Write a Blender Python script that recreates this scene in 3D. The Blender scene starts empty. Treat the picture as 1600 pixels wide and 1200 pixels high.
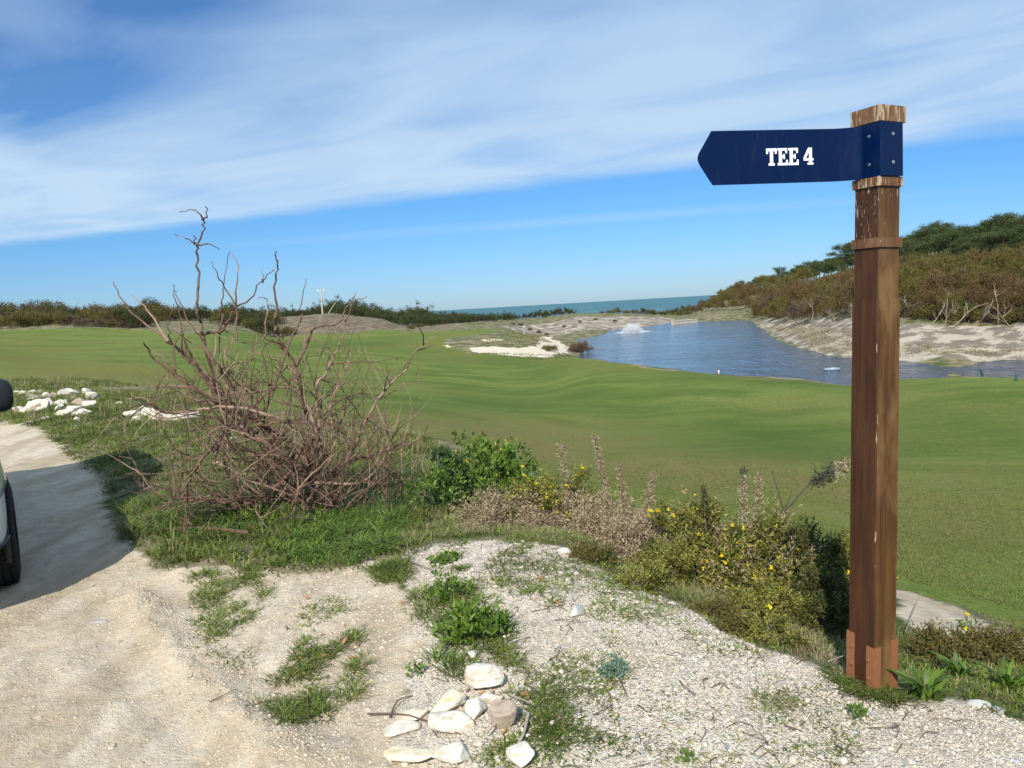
import bpy, math, random
import numpy as np
from mathutils import Vector, Matrix
R = math.radians
rng = np.random.default_rng(7)
random.seed(7)
scene = bpy.context.scene
COL = scene.collection

# ------------------------------------------------------------------ camera
F = 1202.0
TH, RH = R(5.76), R(3.25)
EYE = np.array([0, 0, 1.6])
_f = np.array([0, math.cos(TH), -math.sin(TH)]); _r0 = np.array([1, 0, 0.]); _u0 = np.array([0, math.sin(TH), math.cos(TH)])
_r = _r0*math.cos(RH) - _u0*math.sin(RH); _u = _u0*math.cos(RH) + _r0*math.sin(RH)
cam = bpy.data.cameras.new('camera'); camo = bpy.data.objects.new('camera', cam); COL.objects.link(camo)
cam.sensor_width = 36.0; cam.lens = 36.0*F/1600; cam.clip_start = 0.05; cam.clip_end = 60000
camo.matrix_world = Matrix(((_r[0], _u[0], -_f[0], EYE[0]), (_r[1], _u[1], -_f[1], EYE[1]), (_r[2], _u[2], -_f[2], EYE[2]), (0, 0, 0, 1)))
scene.camera = camo

# ------------------------------------------------------------------ light
SUN_AZ, SUN_EL = 15.5, 39.0          # shadows fall towards azimuth 27 deg (clockwise from +Y)
sund = Vector((math.sin(R(SUN_AZ))*math.cos(R(SUN_EL)), math.cos(R(SUN_AZ))*math.cos(R(SUN_EL)), -math.sin(R(SUN_EL))))
sl = bpy.data.lights.new('sun', 'SUN'); sl.energy = 5.0; sl.angle = R(0.53); sl.color = (1.0, 0.95, 0.87)
so = bpy.data.objects.new('sun', sl); COL.objects.link(so); so.rotation_euler = sund.to_track_quat('-Z', 'Y').to_euler()
vs = scene.view_settings
vs.view_transform = 'Standard'; vs.look = 'None'; vs.exposure = 0.18; vs.gamma = 1.0; vs.use_curve_mapping = False


class NT:
    """small helper for node trees"""
    def __init__(s, tree):
        s.t = tree; s.n = tree.nodes; s.l = tree.links
    def add(s, typ, ins=None, **kw):
        n = s.n.new(typ)
        for k, v in kw.items(): setattr(n, k, v)
        if ins:
            for k, v in ins.items():
                sock = n.inputs[k]
                if isinstance(v, bpy.types.NodeSocket): s.l.new(v, sock)
                elif isinstance(v, bpy.types.Node): s.l.new(v.outputs[0], sock)
                else: sock.default_value = v
        return n
    def math(s, op, a, b=0.0, c=None, clamp=False):
        d = {0: a, 1: b}
        if c is not None: d[2] = c
        n = s.add('ShaderNodeMath', d, operation=op); n.use_clamp = clamp
        return n.outputs[0]
    def mix(s, fac, a, b, bt='MIX'):
        n = s.add('ShaderNodeMix', None, data_type='RGBA', blend_type=bt)
        for sock, v in ((n.inputs['Factor'], fac), (n.inputs[6], a), (n.inputs[7], b)):
            if isinstance(v, bpy.types.NodeSocket): s.l.new(v, sock)
            elif isinstance(v, (tuple, list)): sock.default_value = tuple(v) + ((1,) if len(v) == 3 else ())
            else: sock.default_value = v
        return n.outputs[2]
    def ramp(s, fac, stops, interp='LINEAR'):
        n = s.add('ShaderNodeValToRGB', {0: fac}); e = n.color_ramp.elements; n.color_ramp.interpolation = interp
        while len(e) < len(stops): e.new(0.5)
        for el, (p, c) in zip(e, stops):
            el.position = p; el.color = tuple(c) + ((1,) if len(c) == 3 else ()) if isinstance(c, (tuple, list)) else (c, c, c, 1)
        return n.outputs[0]
    def noise(s, vec, scale, detail=4, rough=0.55, dist=0.0):
        d = {'Scale': scale, 'Detail': detail, 'Roughness': rough, 'Distortion': dist}
        if vec is not None: d['Vector'] = vec
        return s.add('ShaderNodeTexNoise', d).outputs[0]
    def mapping(s, vec, scale=(1, 1, 1), rot=(0, 0, 0), loc=(0, 0, 0)):
        return s.add('ShaderNodeMapping', {'Vector': vec, 'Scale': scale, 'Rotation': rot, 'Location': loc}).outputs[0]
    def smooth(s, v, a, b, t0=0.0, t1=1.0):
        n = s.add('ShaderNodeMapRange', {'Value': v, 'From Min': a, 'From Max': b, 'To Min': t0, 'To Max': t1}, interpolation_type='SMOOTHSTEP')
        return n.outputs[0]


# ------------------------------------------------------------------ sky: nishita air with a high sheet of cirrus laid out on a plane overhead
world = bpy.data.worlds.new('World'); scene.world = world; world.use_nodes = True
w = NT(world.node_tree); w.n.clear()
sky = w.add('ShaderNodeTexSky', sky_type='NISHITA'); sky.sun_disc = False; sky.sun_elevation = R(SUN_EL); sky.sun_rotation = R(180+SUN_AZ)
sky.air_density = 1.0; sky.dust_density = 0.25; sky.ozone_density = 2.5; sky.altitude = 30
tc = w.add('ShaderNodeTexCoord'); sep = w.add('ShaderNodeSeparateXYZ', {0: tc.outputs['Generated']})
zc = w.math('MAXIMUM', sep.outputs[2], 0.012)
cx = w.math('DIVIDE', sep.outputs[0], zc); cy = w.math('DIVIDE', sep.outputs[1], zc)
pl = w.add('ShaderNodeCombineXYZ', {0: cx, 1: cy, 2: 0.0}).outputs[0]
wob = w.noise(w.mapping(pl, (0.35, 0.35, 1)), 1.0, 3, 0.5)
edge = w.math('ADD', w.math('SUBTRACT', 6.95, cy), w.math('MULTIPLY', cx, -0.34))
edge = w.math('ADD', edge, w.math('MULTIPLY', w.math('SUBTRACT', wob, 0.5), 1.6))
cov = w.smooth(edge, -0.12, 0.85)
stre = w.noise(w.mapping(w.mapping(pl, (1, 1, 1), (0, 0, R(38))), (0.46, 0.95, 1)), 1.0, 8, 0.50, 0.8)
soft = w.noise(w.mapping(pl, (0.8, 0.6, 1), (0, 0, R(20))), 0.7, 4, 0.55, 0.5)
def blob(x, y, rx, ry, rot):
    v = w.mapping(pl, (1, 1, 1), (0, 0, 0), (-x, -y, 0)); v = w.mapping(v, (1/rx, 1/ry, 1), (0, 0, 0)) if rot == 0 else w.mapping(w.mapping(v, (1, 1, 1), (0, 0, -rot)), (1/rx, 1/ry, 1))
    ln = w.add('ShaderNodeVectorMath', {0: v}, operation='LENGTH').outputs['Value']
    return w.smooth(ln, 0.0, 1.0, 1.0, 0.0)
hole = w.math('MULTIPLY', blob(-2.0, 3.1, 1.9, 1.2, R(-50)), 1.5)
hole2 = w.math('MULTIPLY', blob(-0.9, 2.5, 0.9, 0.35, R(10)), 0.55)
wisp = w.math('MULTIPLY', blob(0.7, 9.6, 6.5, 0.9, R(-8)), w.math('MULTIPLY', stre, 0.42))
dens = w.math('ADD', w.math('MULTIPLY', stre, 0.85), w.math('MULTIPLY', soft, 0.55))
dens = w.smooth(dens, 0.42, 0.86, 0.48, 1.0)
hs = w.math('MULTIPLY', w.math('ADD', hole, hole2), w.smooth(stre, 0.28, 0.72, 1.25, 0.55), clamp=True)
dens = w.math('MULTIPLY', dens, w.math('SUBTRACT', 1.0, w.math('MULTIPLY', hs, 0.92)))
dens = w.math('ADD', w.math('MULTIPLY', dens, cov), wisp, clamp=True)
skyc = w.mix(1.0, sky.outputs[0], w.mix(w.smooth(sep.outputs[2], -0.02, 0.16), (0.48, 0.70, 1.14), (0.40, 0.76, 1.14)), 'MULTIPLY')
grad = w.smooth(sep.outputs[2], 0.0, 0.36)
clc = w.mix(grad, (5.8, 7.4, 8.9), (4.3, 6.0, 8.2))
final = w.mix(dens, skyc, clc)
bg = w.add('ShaderNodeBackground', {'Color': final, 'Strength': 0.095})
w.add('ShaderNodeOutputWorld', {'Surface': bg.outputs[0]})

# ------------------------------------------------------------------ geometry helpers
def ray(px, py): return _f + _r*(px-800)/F - _u*(py-600)/F
def aty(px, py, y):
    d = ray(px, py); return EYE + d*y/d[1]
def atz(px, py, z):
    d = ray(px, py); return EYE + d*(z-1.6)/d[2]


def mesh_obj(name, V, Fc, mat, parent=None, smooth=False, mats=None, mi=None):
    """V (n,3), Fc (m,k) array or list of tuples"""
    me = bpy.data.meshes.new(name)
    V = np.asarray(V, dtype=np.float32)
    if isinstance(Fc, np.ndarray):
        m, k = Fc.shape
        me.vertices.add(len(V)); me.vertices.foreach_set('co', V.ravel())
        me.loops.add(m*k); me.loops.foreach_set('vertex_index', Fc.astype(np.int32).ravel())
        me.polygons.add(m); me.polygons.foreach_set('loop_start', np.arange(0, m*k, k, dtype=np.int32))
        me.update(calc_edges=True)
    else:
        me.from_pydata([tuple(map(float, v)) for v in V], [], Fc); me.update()
    if smooth: me.polygons.foreach_set('use_smooth', np.ones(len(me.polygons), dtype=bool))
    if mats:
        for m_ in mats: me.materials.append(m_)
        if mi is not None: me.polygons.foreach_set('material_index', np.asarray(mi, dtype=np.int32))
    elif mat: me.materials.append(mat)
    o = bpy.data.objects.new(name, me); COL.objects.link(o)
    if parent: o.parent = parent
    return o


def tag(o, label=None, cat=None, group=None, kind=None):
    if label: o['label'] = label
    if cat: o['category'] = cat
    if group: o['group'] = group
    if kind: o['kind'] = kind
    return o


def empty(name, loc, rz=0.0):
    o = bpy.data.objects.new(name, None); COL.objects.link(o); o.location = tuple(map(float, loc)); o.rotation_euler = (0, 0, rz)
    o.empty_display_size = 0.1
    return o


def copy_tree(o, parent=None):
    c = o.copy(); COL.objects.link(c)
    if parent is not None: c.parent = parent
    for ch in list(o.children): copy_tree(ch, c)
    return c


class MB:
    def __init__(s): s.v = []; s.f = []; s.m = []; s.cur = 0
    def poly(s, pts, faces):
        b = len(s.v); s.v += [tuple(map(float, p)) for p in pts]
        for f in faces: s.f.append(tuple(i+b for i in f)); s.m.append(s.cur)
    def box(s, x0, x1, y0, y1, z0, z1):
        s.poly([(x0, y0, z0), (x1, y0, z0), (x1, y1, z0), (x0, y1, z0), (x0, y0, z1), (x1, y0, z1), (x1, y1, z1), (x0, y1, z1)],
               [(0, 3, 2, 1), (4, 5, 6, 7), (0, 1, 5, 4), (1, 2, 6, 5), (2, 3, 7, 6), (3, 0, 4, 7)])
    def tube(s, pts, rads, n=6, cap=True):
        pts = [Vector(p) for p in pts]; b = len(s.v); prev = None
        for i, p in enumerate(pts):
            t = (pts[min(i+1, len(pts)-1)] - pts[max(i-1, 0)])
            t = t.normalized() if t.length > 1e-9 else Vector((0, 0, 1))
            if prev is None:
                a = t.orthogonal().normalized()
            else:
                a = prev - t*prev.dot(t); a = a.normalized() if a.length > 1e-6 else t.orthogonal().normalized()
            prev = a; c = t.cross(a); r = rads[i] if hasattr(rads, '__len__') else rads
            for k in range(n):
                an = 2*math.pi*k/n; q = p + (a*math.cos(an) + c*math.sin(an))*r; s.v.append((q.x, q.y, q.z))
        for i in range(len(pts)-1):
            for k in range(n):
                s.f.append((b+i*n+k, b+i*n+(k+1) % n, b+(i+1)*n+(k+1) % n, b+(i+1)*n+k)); s.m.append(s.cur)
        if cap:
            s.f.append(tuple(b+k for k in range(n))[::-1]); s.m.append(s.cur)
            e = b+(len(pts)-1)*n; s.f.append(tuple(e+k for k in range(n))); s.m.append(s.cur)
    def cyl(s, c, ax, r, h, n=20, r2=None):
        c = Vector(c); ax = Vector(ax).normalized(); s.tube([c, c+ax*h], [r, r if r2 is None else r2], n)
    def prism(s, outline, fn, t0, t1):
        """extrude an outline of (a,b) through fn(a,b,t)"""
        n = len(outline); P = [fn(a, b, t0) for a, b in outline] + [fn(a, b, t1) for a, b in outline]
        fs = [tuple(range(n))[::-1], tuple(range(n, 2*n))] + [(i, (i+1) % n, n+(i+1) % n, n+i) for i in range(n)]
        s.poly(P, fs)
    def build(s, name, mat, parent=None, smooth=False, mats=None):
        return mesh_obj(name, np.array(s.v), s.f, mat, parent, smooth, mats, s.m if mats else None)


def fbm(x, y, seed=0, octv=4, gain=0.5):
    """value noise, returns about -1..1"""
    out = np.zeros_like(x, dtype=float); amp = 1.0; tot = 0
    for o in range(octv):
        xx = x*(2**o)+17.3*o+seed*3.1; yy = y*(2**o)-9.7*o+seed*7.7
        xi = np.floor(xx); yi = np.floor(yy); fx = xx-xi; fy = yy-yi; fx = fx*fx*(3-2*fx); fy = fy*fy*(3-2*fy)
        def h(a, b):
            q = np.sin(a*127.1+b*311.7+seed*74.7)*43758.5453; return (q-np.floor(q))*2-1
        out += amp*((h(xi, yi)*(1-fx)+h(xi+1, yi)*fx)*(1-fy)+(h(xi, yi+1)*(1-fx)+h(xi+1, yi+1)*fx)*fy); tot += amp; amp *= gain
    return out/tot


# ------------------------------------------------------------------ terrain heights: thin plate spline through surveyed points
CP = []
def cz(px, py, z): CP.append(tuple(atz(px, py, z)))
def cd(px, py, d): CP.append(tuple(aty(px, py, d)))
def cw(px, d, z):
    p = aty(px, 480, d); CP.append((p[0], p[1], z))
for a in [(0, 1195, -.02), (0, 905, 0), (0, 760, 0), (0, 700, 0), (0, 655, 0), (100, 690, 0.), (150, 745, 0.0), (200, 860, .01), (300, 1000, .01),
          (400, 1190, 0), (600, 1190, .01), (600, 950, .03), (700, 1000, .07), (900, 1000, .09), (1000, 1150, .07), (900, 850, .06), (750, 860, .08),
          (1100, 960, .03), (1300, 1055, 0.0), (1362, 1085, 0), (1500, 1112, 0), (1590, 1140, 0), (1590, 1190, .02), (1200, 1100, .05),
          (300, 750, .06), (400, 800, .06), (250, 690, .1), (200, 640, .1), (500, 790, .05), (80, 640, .12), (-300, 660, 0.), (-300, 900, 0), (620, 830, .03)]: cz(*a)
for a in [(0, 590, 25), (0, 550, 45), (0, 524, 80), (200, 590, 26), (200, 550, 50), (200, 522, 85), (400, 620, 22), (400, 570, 42), (400, 530, 75), (400, 514, 100),
          (550, 640, 20), (550, 580, 42), (550, 540, 68), (550, 517, 105), (700, 660, 18.5), (700, 600, 36), (700, 560, 58), (700, 540, 72), (700, 518, 92),
          (780, 514, 100), (850, 740, 12), (850, 650, 24), (850, 590, 43), (850, 560, 60), (850, 532, 82), (900, 558, 58), (1000, 800, 9), (1000, 700, 17), (1000, 620, 30),
          (1000, 573, 44), (1200, 800, 9), (1200, 700, 16.5), (1200, 640, 26), (1200, 589, 38), (1400, 900, 6), (1400, 800, 9.5), (1400, 700, 16), (1400, 640, 24),
          (1400, 590, 35), (1590, 960, 5), (1590, 850, 7.5), (1590, 750, 12), (1590, 650, 21), (1590, 586, 33), (1500, 586, 34), (1100, 583, 41), (1060, 579.5, 42.5), (1250, 590, 37), (950, 567, 51), (1150, 587, 39.5),
          (1260, 511, 80), (1330, 507, 66), (1420, 513, 58), (1600, 513, 52), (1590, 430, 78), (1590, 400, 105), (1590, 382, 135), (1420, 440, 90), (1420, 412, 130),
          (1300, 475, 95), (1300, 447, 140), (1300, 432, 180), (1200, 490, 130), (1200, 462, 190), (1200, 448, 240), (1120, 492, 160), (1120, 474, 220),
          (800, 505, 140), (1000, 496, 165), (900, 498, 150), (1060, 497, 180), (760, 502, 150), (620, 508, 140), (520, 493, 125), (440, 500, 125), (600, 502, 125),
          (430, 524, 100), (620, 513, 116), (0, 512, 95), (200, 510, 100), (0, 495, 112), (200, 494, 115), (320, 500, 140), (720, 505, 160)]: cd(*a)
for a in [(1100, 5, -.3), (1100, 7, -.7), (1280, 4.2, -.3), (1450, 3.9, -.3), (1590, 3.9, -.33), (920, 64, -3.9), (1000, 51, -3.9), (1200, 45, -3.9), (1400, 42, -3.9), (1590, 39, -3.9), (960, 90, -4.3), (1090, 90, -4.4), (1180, 70, -4.2), (1130, 110, -4.2),
          (930, 80, -3.7), (1040, 125, -4.2), (650, 9, -.25), (900, 8, -.7), (500, 9, -.05), (500, 13, -.35), (350, 16, -.25), (200, 20, -.05),
          (1350, 46, -4.0), (1600, 43, -4.0)]: cw(*a)
for a in [(905, 529), (860, 523), (960, 515), (1020, 509), (1080, 504), (1175, 502), (1195, 518), (1240, 540), (1290, 554), (1335, 561), (1410, 563), (1600, 563)]:
    cz(a[0], a[1], -3.4)
for px in (-500, 0, 400, 700, 900, 1050, 1200, 1400, 1600, 2100):
    cw(px, 320, -6 if px < 1300 else 6); cw(px, 480, -14)
for az, d, z in [(-60, 8, 0), (-60, 25, .3), (-60, 90, 2), (60, 4, -.2), (60, 12, -1.3), (60, 40, -2.5), (60, 60, -2), (60, 110, 4), (100, 10, 0), (100, 60, 1), (150, 10, 0), (150, 80, 2), (180, 3, 0), (180, 30, 0),
                 (-100, 4, 0), (-100, 40, 1), (-140, 10, 0), (-150, 100, 3), (0, .6, 0), (90, .6, 0), (-90, .6, 0), (180, .6, 0), (-120, 400, -5), (120, 400, -5), (180, 400, -5), (-60, 400, -8), (60, 400, 0)]:
    CP.append((d*math.sin(R(az)), d*math.cos(R(az)), z))
CP = np.array(CP)
def feat(x, y):
    d = np.hypot(x, y)+1e-6; l = np.log(d+0.5); a = np.arctan2(x, y)
    return np.stack([np.sin(a)*(l+.9)*1.4, np.cos(a)*(l+.9)*1.4], -1)
_P = feat(CP[:, 0], CP[:, 1])
_zs = np.hypot(CP[:, 0], CP[:, 1])+2.0
def kern(r2): return 0.5*r2*np.log(r2+1e-9)
_K = kern(((_P[:, None]-_P[None])**2).sum(-1)) + np.diag(np.where((np.hypot(CP[:, 0], CP[:, 1]) > 9) & (np.hypot(CP[:, 0], CP[:, 1]) < 40) & (CP[:, 0] > -8), 1.5e-2, 1e-3))
_A = np.block([[_K, np.c_[np.ones(len(CP)), _P]], [np.c_[np.ones(len(CP)), _P].T, np.zeros((3, 3))]])
_W = np.linalg.solve(_A, np.r_[CP[:, 2], 0, 0, 0])
def H0(x, y):
    x = np.asarray(x, float); y = np.asarray(y, float); sh = x.shape; q = feat(x.ravel(), y.ravel()); out = np.empty(len(q))
    for i in range(0, len(q), 20000):
        s = q[i:i+20000]; out[i:i+20000] = kern(((s[:, None]-_P[None])**2).sum(-1))@_W[:len(CP)] + _W[-3] + s@_W[-2:]
    return out.reshape(sh)


def hit(px, py):
    """where the view ray through a photo pixel first meets the terrain"""
    d = ray(px, py); d = d/d[1]; t = np.exp(np.linspace(math.log(1.5), math.log(400), 1200))
    P = EYE+d*t[:, None]; z = H0(P[:, 0], P[:, 1]); k = np.nonzero(P[:, 2] < z)[0]
    return P[k[0]] if len(k) else P[-1]
def wpoly(pts): return np.array([hit(*p)[:2] for p in pts])
def inside(x, y, P):
    c = np.zeros(x.shape, bool); n = len(P)
    for i in range(n):
        x0, y0 = P[i]; x1, y1 = P[(i+1) % n]
        if y0 == y1: continue
        c ^= ((y0 > y) != (y1 > y)) & (x < (x1-x0)*(y-y0)/(y1-y0)+x0)
    return c
def softmask(x, y, P, rel=0.012, lo=0.03):
    """1 inside, 0 outside, soft edge a few pixels wide"""
    out = np.zeros(x.shape); bb = (x > P[:, 0].min()-8) & (x < P[:, 0].max()+8) & (y > P[:, 1].min()-8) & (y < P[:, 1].max()+8)
    xs, ys = x[bb], y[bb]; ins = inside(xs, ys, P); dm = np.full(xs.shape, 1e9)
    for i in range(len(P)):
        a = P[i]; b = P[(i+1) % len(P)]; ab = b-a; L = (ab**2).sum()+1e-12
        t = np.clip(((xs-a[0])*ab[0]+(ys-a[1])*ab[1])/L, 0, 1); dm = np.minimum(dm, np.hypot(xs-a[0]-t*ab[0], ys-a[1]-t*ab[1]))
    wd = np.maximum(lo, rel*np.hypot(xs, ys)); out[bb] = np.clip(0.5+0.5*np.where(ins, dm, -dm)/wd, 0, 1)
    return out

# photo-traced zone outlines, laid on the ground
Z_ROAD = [(-600, 1400), (-600, 640), (-200, 642), (0, 652), (60, 668), (110, 700), (150, 738), (170, 790), (195, 850), (240, 890), (330, 885), (430, 905), (590, 880), (640, 930), (650, 1040), (640, 1200), (600, 1400)]
Z_GRAV = [(640, 1400), (640, 1050), (640, 930), (615, 890), (640, 860), (720, 850), (800, 845), (880, 862), (960, 905), (1050, 935), (1130, 985), (1230, 1030), (1330, 1082), (1430, 1105), (1530, 1112), (1620, 1145), (2000, 1250), (2000, 1400)]
Z_FAIR = [(-500, 575), (0, 592), (180, 597), (330, 625), (480, 650), (640, 672), (760, 715), (860, 745), (1000, 790), (1150, 850), (1250, 890), (1330, 915), (1420, 925), (1500, 948), (1600, 985), (1900, 1050),
          (2300, 700), (1900, 592), (1590, 592), (1400, 593), (1200, 592), (1100, 584), (1000, 575), (950, 566), (900, 559), (850, 558), (790, 556), (735, 552), (700, 542), (695, 530), (760, 522), (830, 520), (780, 515.5), (700, 517), (640, 517), (560, 519), (480, 523), (430, 527), (300, 522), (200, 514.5), (100, 514.5), (0, 517), (-500, 510)]
Z_BUNK = [[(728, 543), (765, 541), (800, 543), (838, 541), (842, 525), (858, 526), (880, 536), (897, 546), (893, 551), (862, 557), (812, 557), (775, 553), (740, 549)],
          [(748, 531), (770, 528), (792, 530), (780, 533), (755, 534)], [(693, 541), (702, 538), (708, 542), (698, 543)]]
Z_DUNE = [[(780, 510), (830, 506), (880, 500), (960, 496), (1040, 497), (1085, 499), (1086, 504), (1020, 509), (960, 515), (890, 522), (850, 524), (815, 520)],
          [(1180, 501), (1240, 499), (1300, 499), (1340, 500), (1420, 506), (1600, 505), (1900, 505), (1900, 572), (1600, 571), (1410, 570), (1335, 565), (1290, 554), (1240, 540), (1195, 518)]]
Z_HEATH = [[(420, 500), (440, 497), (480, 492), (530, 490), (590, 498), (650, 506), (720, 512), (640, 514), (580, 514), (540, 522), (430, 526)]]
Z_SANDR = [[(1400, 922), (1440, 928), (1500, 955), (1570, 1000), (1610, 1015), (1610, 1055), (1560, 1048), (1500, 1022), (1430, 992), (1400, 970)]]

az = np.radians(np.r_[np.arange(-180, -42, 3.0), np.arange(-42, -36, .4), np.arange(-36, 36, .095), np.arange(36, 42, .4), np.arange(42, 180, 3.0)])
rad = np.r_[0.0, np.exp(np.linspace(math.log(0.5), math.log(1.6), 14))[:-1], np.exp(np.linspace(math.log(1.6), math.log(260), 560)), np.exp(np.linspace(math.log(265), math.log(700), 24))]
AZ, RD = np.meshgrid(az, rad); X = RD*np.sin(AZ); Y = RD*np.cos(AZ)
ZR = H0(X, Y)
D = np.hypot(X, Y)
P_ROAD, P_GRAV, P_FAIR = wpoly(Z_ROAD), wpoly(Z_GRAV), wpoly(Z_FAIR)
P_BUNK = [wpoly(p) for p in Z_BUNK]; P_DUNE = [wpoly(p) for p in Z_DUNE]; P_HEATH = [wpoly(p) for p in Z_HEATH]; P_SR = [wpoly(p) for p in Z_SANDR]
wx = X+fbm(X*2.2, Y*2.2, 5, 3)*np.clip(D*.012, .10, 1.2); wy = Y+fbm(X*2.2, Y*2.2, 6, 3)*np.clip(D*.012, .10, 1.2)
mR = softmask(wx, wy, P_ROAD, .02, .09); mG = softmask(wx, wy, P_GRAV, .02, .14); mF = softmask(wx, wy, P_FAIR, .006, .05); mR = np.maximum(mR, np.max([softmask(wx, wy, p, .02, .12) for p in P_SR], 0))
mB = np.max([softmask(wx, wy, p, .003) for p in P_BUNK], 0); mD = np.max([softmask(wx, wy, p, .008) for p in P_DUNE], 0)
mH = np.max([softmask(wx, wy, p, .01) for p in P_HEATH], 0)
near = np.clip((60-D)/55, 0, 1)
mF *= (1-mB)
rough_amt = (1-mF)*(1-mR*.75)
ZR = ZR + fbm(X*1.1, Y*1.1, 1, 4)*0.05*near*rough_amt + fbm(X*9, Y*9, 2, 3)*0.010*near*(1-mF)*np.clip(1.4-D/12, 0, 1)*(.5+mG) \
    + fbm(X*.22, Y*.22, 3, 3)*.12*np.clip(D/40, 0, 1)*(1-mF*.92)*np.clip((200-D)/40, 0, 1) + fbm(X*.05, Y*.05, 4, 4)*.5*np.clip((D-60)/60, 0, 1)*(1-mF)*(1-mD)
# bunker hollows, wheel rut along the road edge
ZR = ZR - mB*.18 + mD*fbm(X*.6, Y*.6, 9, 4)*.18*np.clip(D/40, 0, 1)
RT_ = wpoly([(215, 930), (240, 985), (285, 1035), (330, 1080), (390, 1130), (470, 1195)])
dr_ = np.full(X.shape, 9.0)
for a_, b_ in zip(RT_[:-1], RT_[1:]):
    ab = b_-a_; t_ = np.clip(((X-a_[0])*ab[0]+(Y-a_[1])*ab[1])/(ab@ab), 0, 1); dr_ = np.minimum(dr_, np.hypot(X-a_[0]-t_*ab[0], Y-a_[1]-t_*ab[1]))
ZR = ZR + mR*np.exp(-(dr_/.09)**2)*(.030+.020*fbm(X*14, Y*14, 12, 3)) - mR*np.exp(-((dr_-.22)/.10)**2)*.018 + mR*fbm(X*22, Y*22, 13, 3)*.006*near*np.clip(1.3-D/9, 0, 1) + mR*fbm(X*3.2, Y*3.2, 14, 3)*.018*near
_LZ = ZR.copy()
_naz, _nr = len(az), len(rad)
def H(x, y):
    """height of the finished ground (bilinear in the polar grid)"""
    x = np.asarray(x, float); y = np.asarray(y, float); a = np.arctan2(x, y); r = np.hypot(x, y)
    ia = np.clip(np.searchsorted(az, a)-1, 0, _naz-2); ir = np.clip(np.searchsorted(rad, r)-1, 0, _nr-2)
    ta = np.clip((a-az[ia])/(az[ia+1]-az[ia]), 0, 1); tr = np.clip((r-rad[ir])/(rad[ir+1]-rad[ir]), 0, 1)
    return (_LZ[ir, ia]*(1-ta)+_LZ[ir, ia+1]*ta)*(1-tr)+(_LZ[ir+1, ia]*(1-ta)+_LZ[ir+1, ia+1]*ta)*tr
def G(px, d, base=480):
    p = aty(px, base, d); return Vector((p[0], p[1], float(H(p[0], p[1]))))
def GH(px, py):
    p = hit(px, py); return Vector((p[0], p[1], float(H(p[0], p[1]))))

V = np.stack([X, Y, ZR], -1).reshape(-1, 3)
ii = np.arange(_nr-1)[:, None]*_naz + np.arange(_naz-1)[None]
Q = np.stack([ii, ii+1, ii+1+_naz, ii+_naz], -1).reshape(-1, 4)[:, ::-1]
seam = np.arange(_nr-1)*_naz
Q = np.vstack([Q, np.stack([seam+_naz-1, seam, seam+_naz, seam+2*_naz-1], -1)[:, ::-1]])

# ------------------------------------------------------------------ materials
def newmat(name):
    m = bpy.data.materials.new(name); m.use_nodes = True; t = NT(m.node_tree); b = t.n['Principled BSDF']; return m, t, b
def pm(name, col, rough=0.6, metal=0.0, spec=0.5, noise=0.0, scale=20.0, bump=0.0):
    m, t, b = newmat(name); b.inputs['Roughness'].default_value = rough; b.inputs['Metallic'].default_value = metal; b.inputs['Specular IOR Level'].default_value = spec
    if noise > 0 or bump > 0:
        co = t.add('ShaderNodeTexCoord').outputs['Object']; n = t.noise(co, scale, 6, .6)
        c = t.mix(n, tuple(x*(1-noise) for x in col), tuple(min(1, x*(1+noise)) for x in col)); t.l.new(c, b.inputs['Base Color'])
        if bump > 0:
            bn = t.add('ShaderNodeBump', {'Height': n, 'Strength': bump, 'Distance': 0.01}); t.l.new(bn.outputs[0], b.inputs['Normal'])
    else: b.inputs['Base Color'].default_value = (*col, 1)
    return m
def leafmat(name, cols, rough=0.6, trans=0.25, spec=0.3, patch=None):
    """colour picked per leaf from a palette; leaves let some light through"""
    m, t, b = newmat(name); g = t.add('ShaderNodeNewGeometry')
    st = [(i/max(1, len(cols)-1), c) for i, c in enumerate(cols)]
    c = t.ramp(g.outputs['Random Per Island'], st)
    if patch:
        n = t.noise(t.add('ShaderNodeTexCoord').outputs['Object'], patch[0], 3, .6); c = t.mix(t.smooth(n, .42, .62), c, patch[1], 'MULTIPLY')
    t.l.new(c, b.inputs['Base Color']); b.inputs['Roughness'].default_value = rough; b.inputs['Specular IOR Level'].default_value = spec
    if trans > 0:
        tr = t.add('ShaderNodeBsdfTranslucent', {'Color': c}); mx = t.add('ShaderNodeMixShader', {0: trans, 1: b.outputs[0], 2: tr.outputs[0]})
        t.l.new(mx.outputs[0], t.n['Material Output'].inputs['Surface'])
    return m

# ground
mg, t, b = newmat('ground')
A1 = t.add('ShaderNodeAttribute', attribute_name='zone_a'); A2 = t.add('ShaderNodeAttribute', attribute_name='zone_b')
s1 = t.add('ShaderNodeSeparateColor', {0: A1.outputs['Color']}); s2 = t.add('ShaderNodeSeparateColor', {0: A2.outputs['Color']})
pos = t.add('ShaderNodeNewGeometry').outputs['Position']
n_f = t.noise(pos, 55, 4, .7); n_m = t.noise(pos, 7, 6, .62); n_l = t.noise(pos, 0.9, 5, .6); n_xl = t.noise(pos, 0.12, 4, .55)
n_g = t.noise(pos, 160, 3, .7); n_q = t.noise(pos, 19, 4, .7)
def brk(mask, amt, nz=n_m, lo=.42, hi=.58):
    return t.smooth(t.math('ADD', mask, t.math('MULTIPLY', t.math('SUBTRACT', nz, .5), amt)), lo, hi)
soil = t.mix(n_m, (.13, .095, .055), (.33, .27, .17)); soil = t.mix(t.smooth(n_f, .45, .7), soil, (.40, .35, .25)); soil = t.mix(t.smooth(n_l, .40, .60), soil, (.075, .10, .028))
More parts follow.
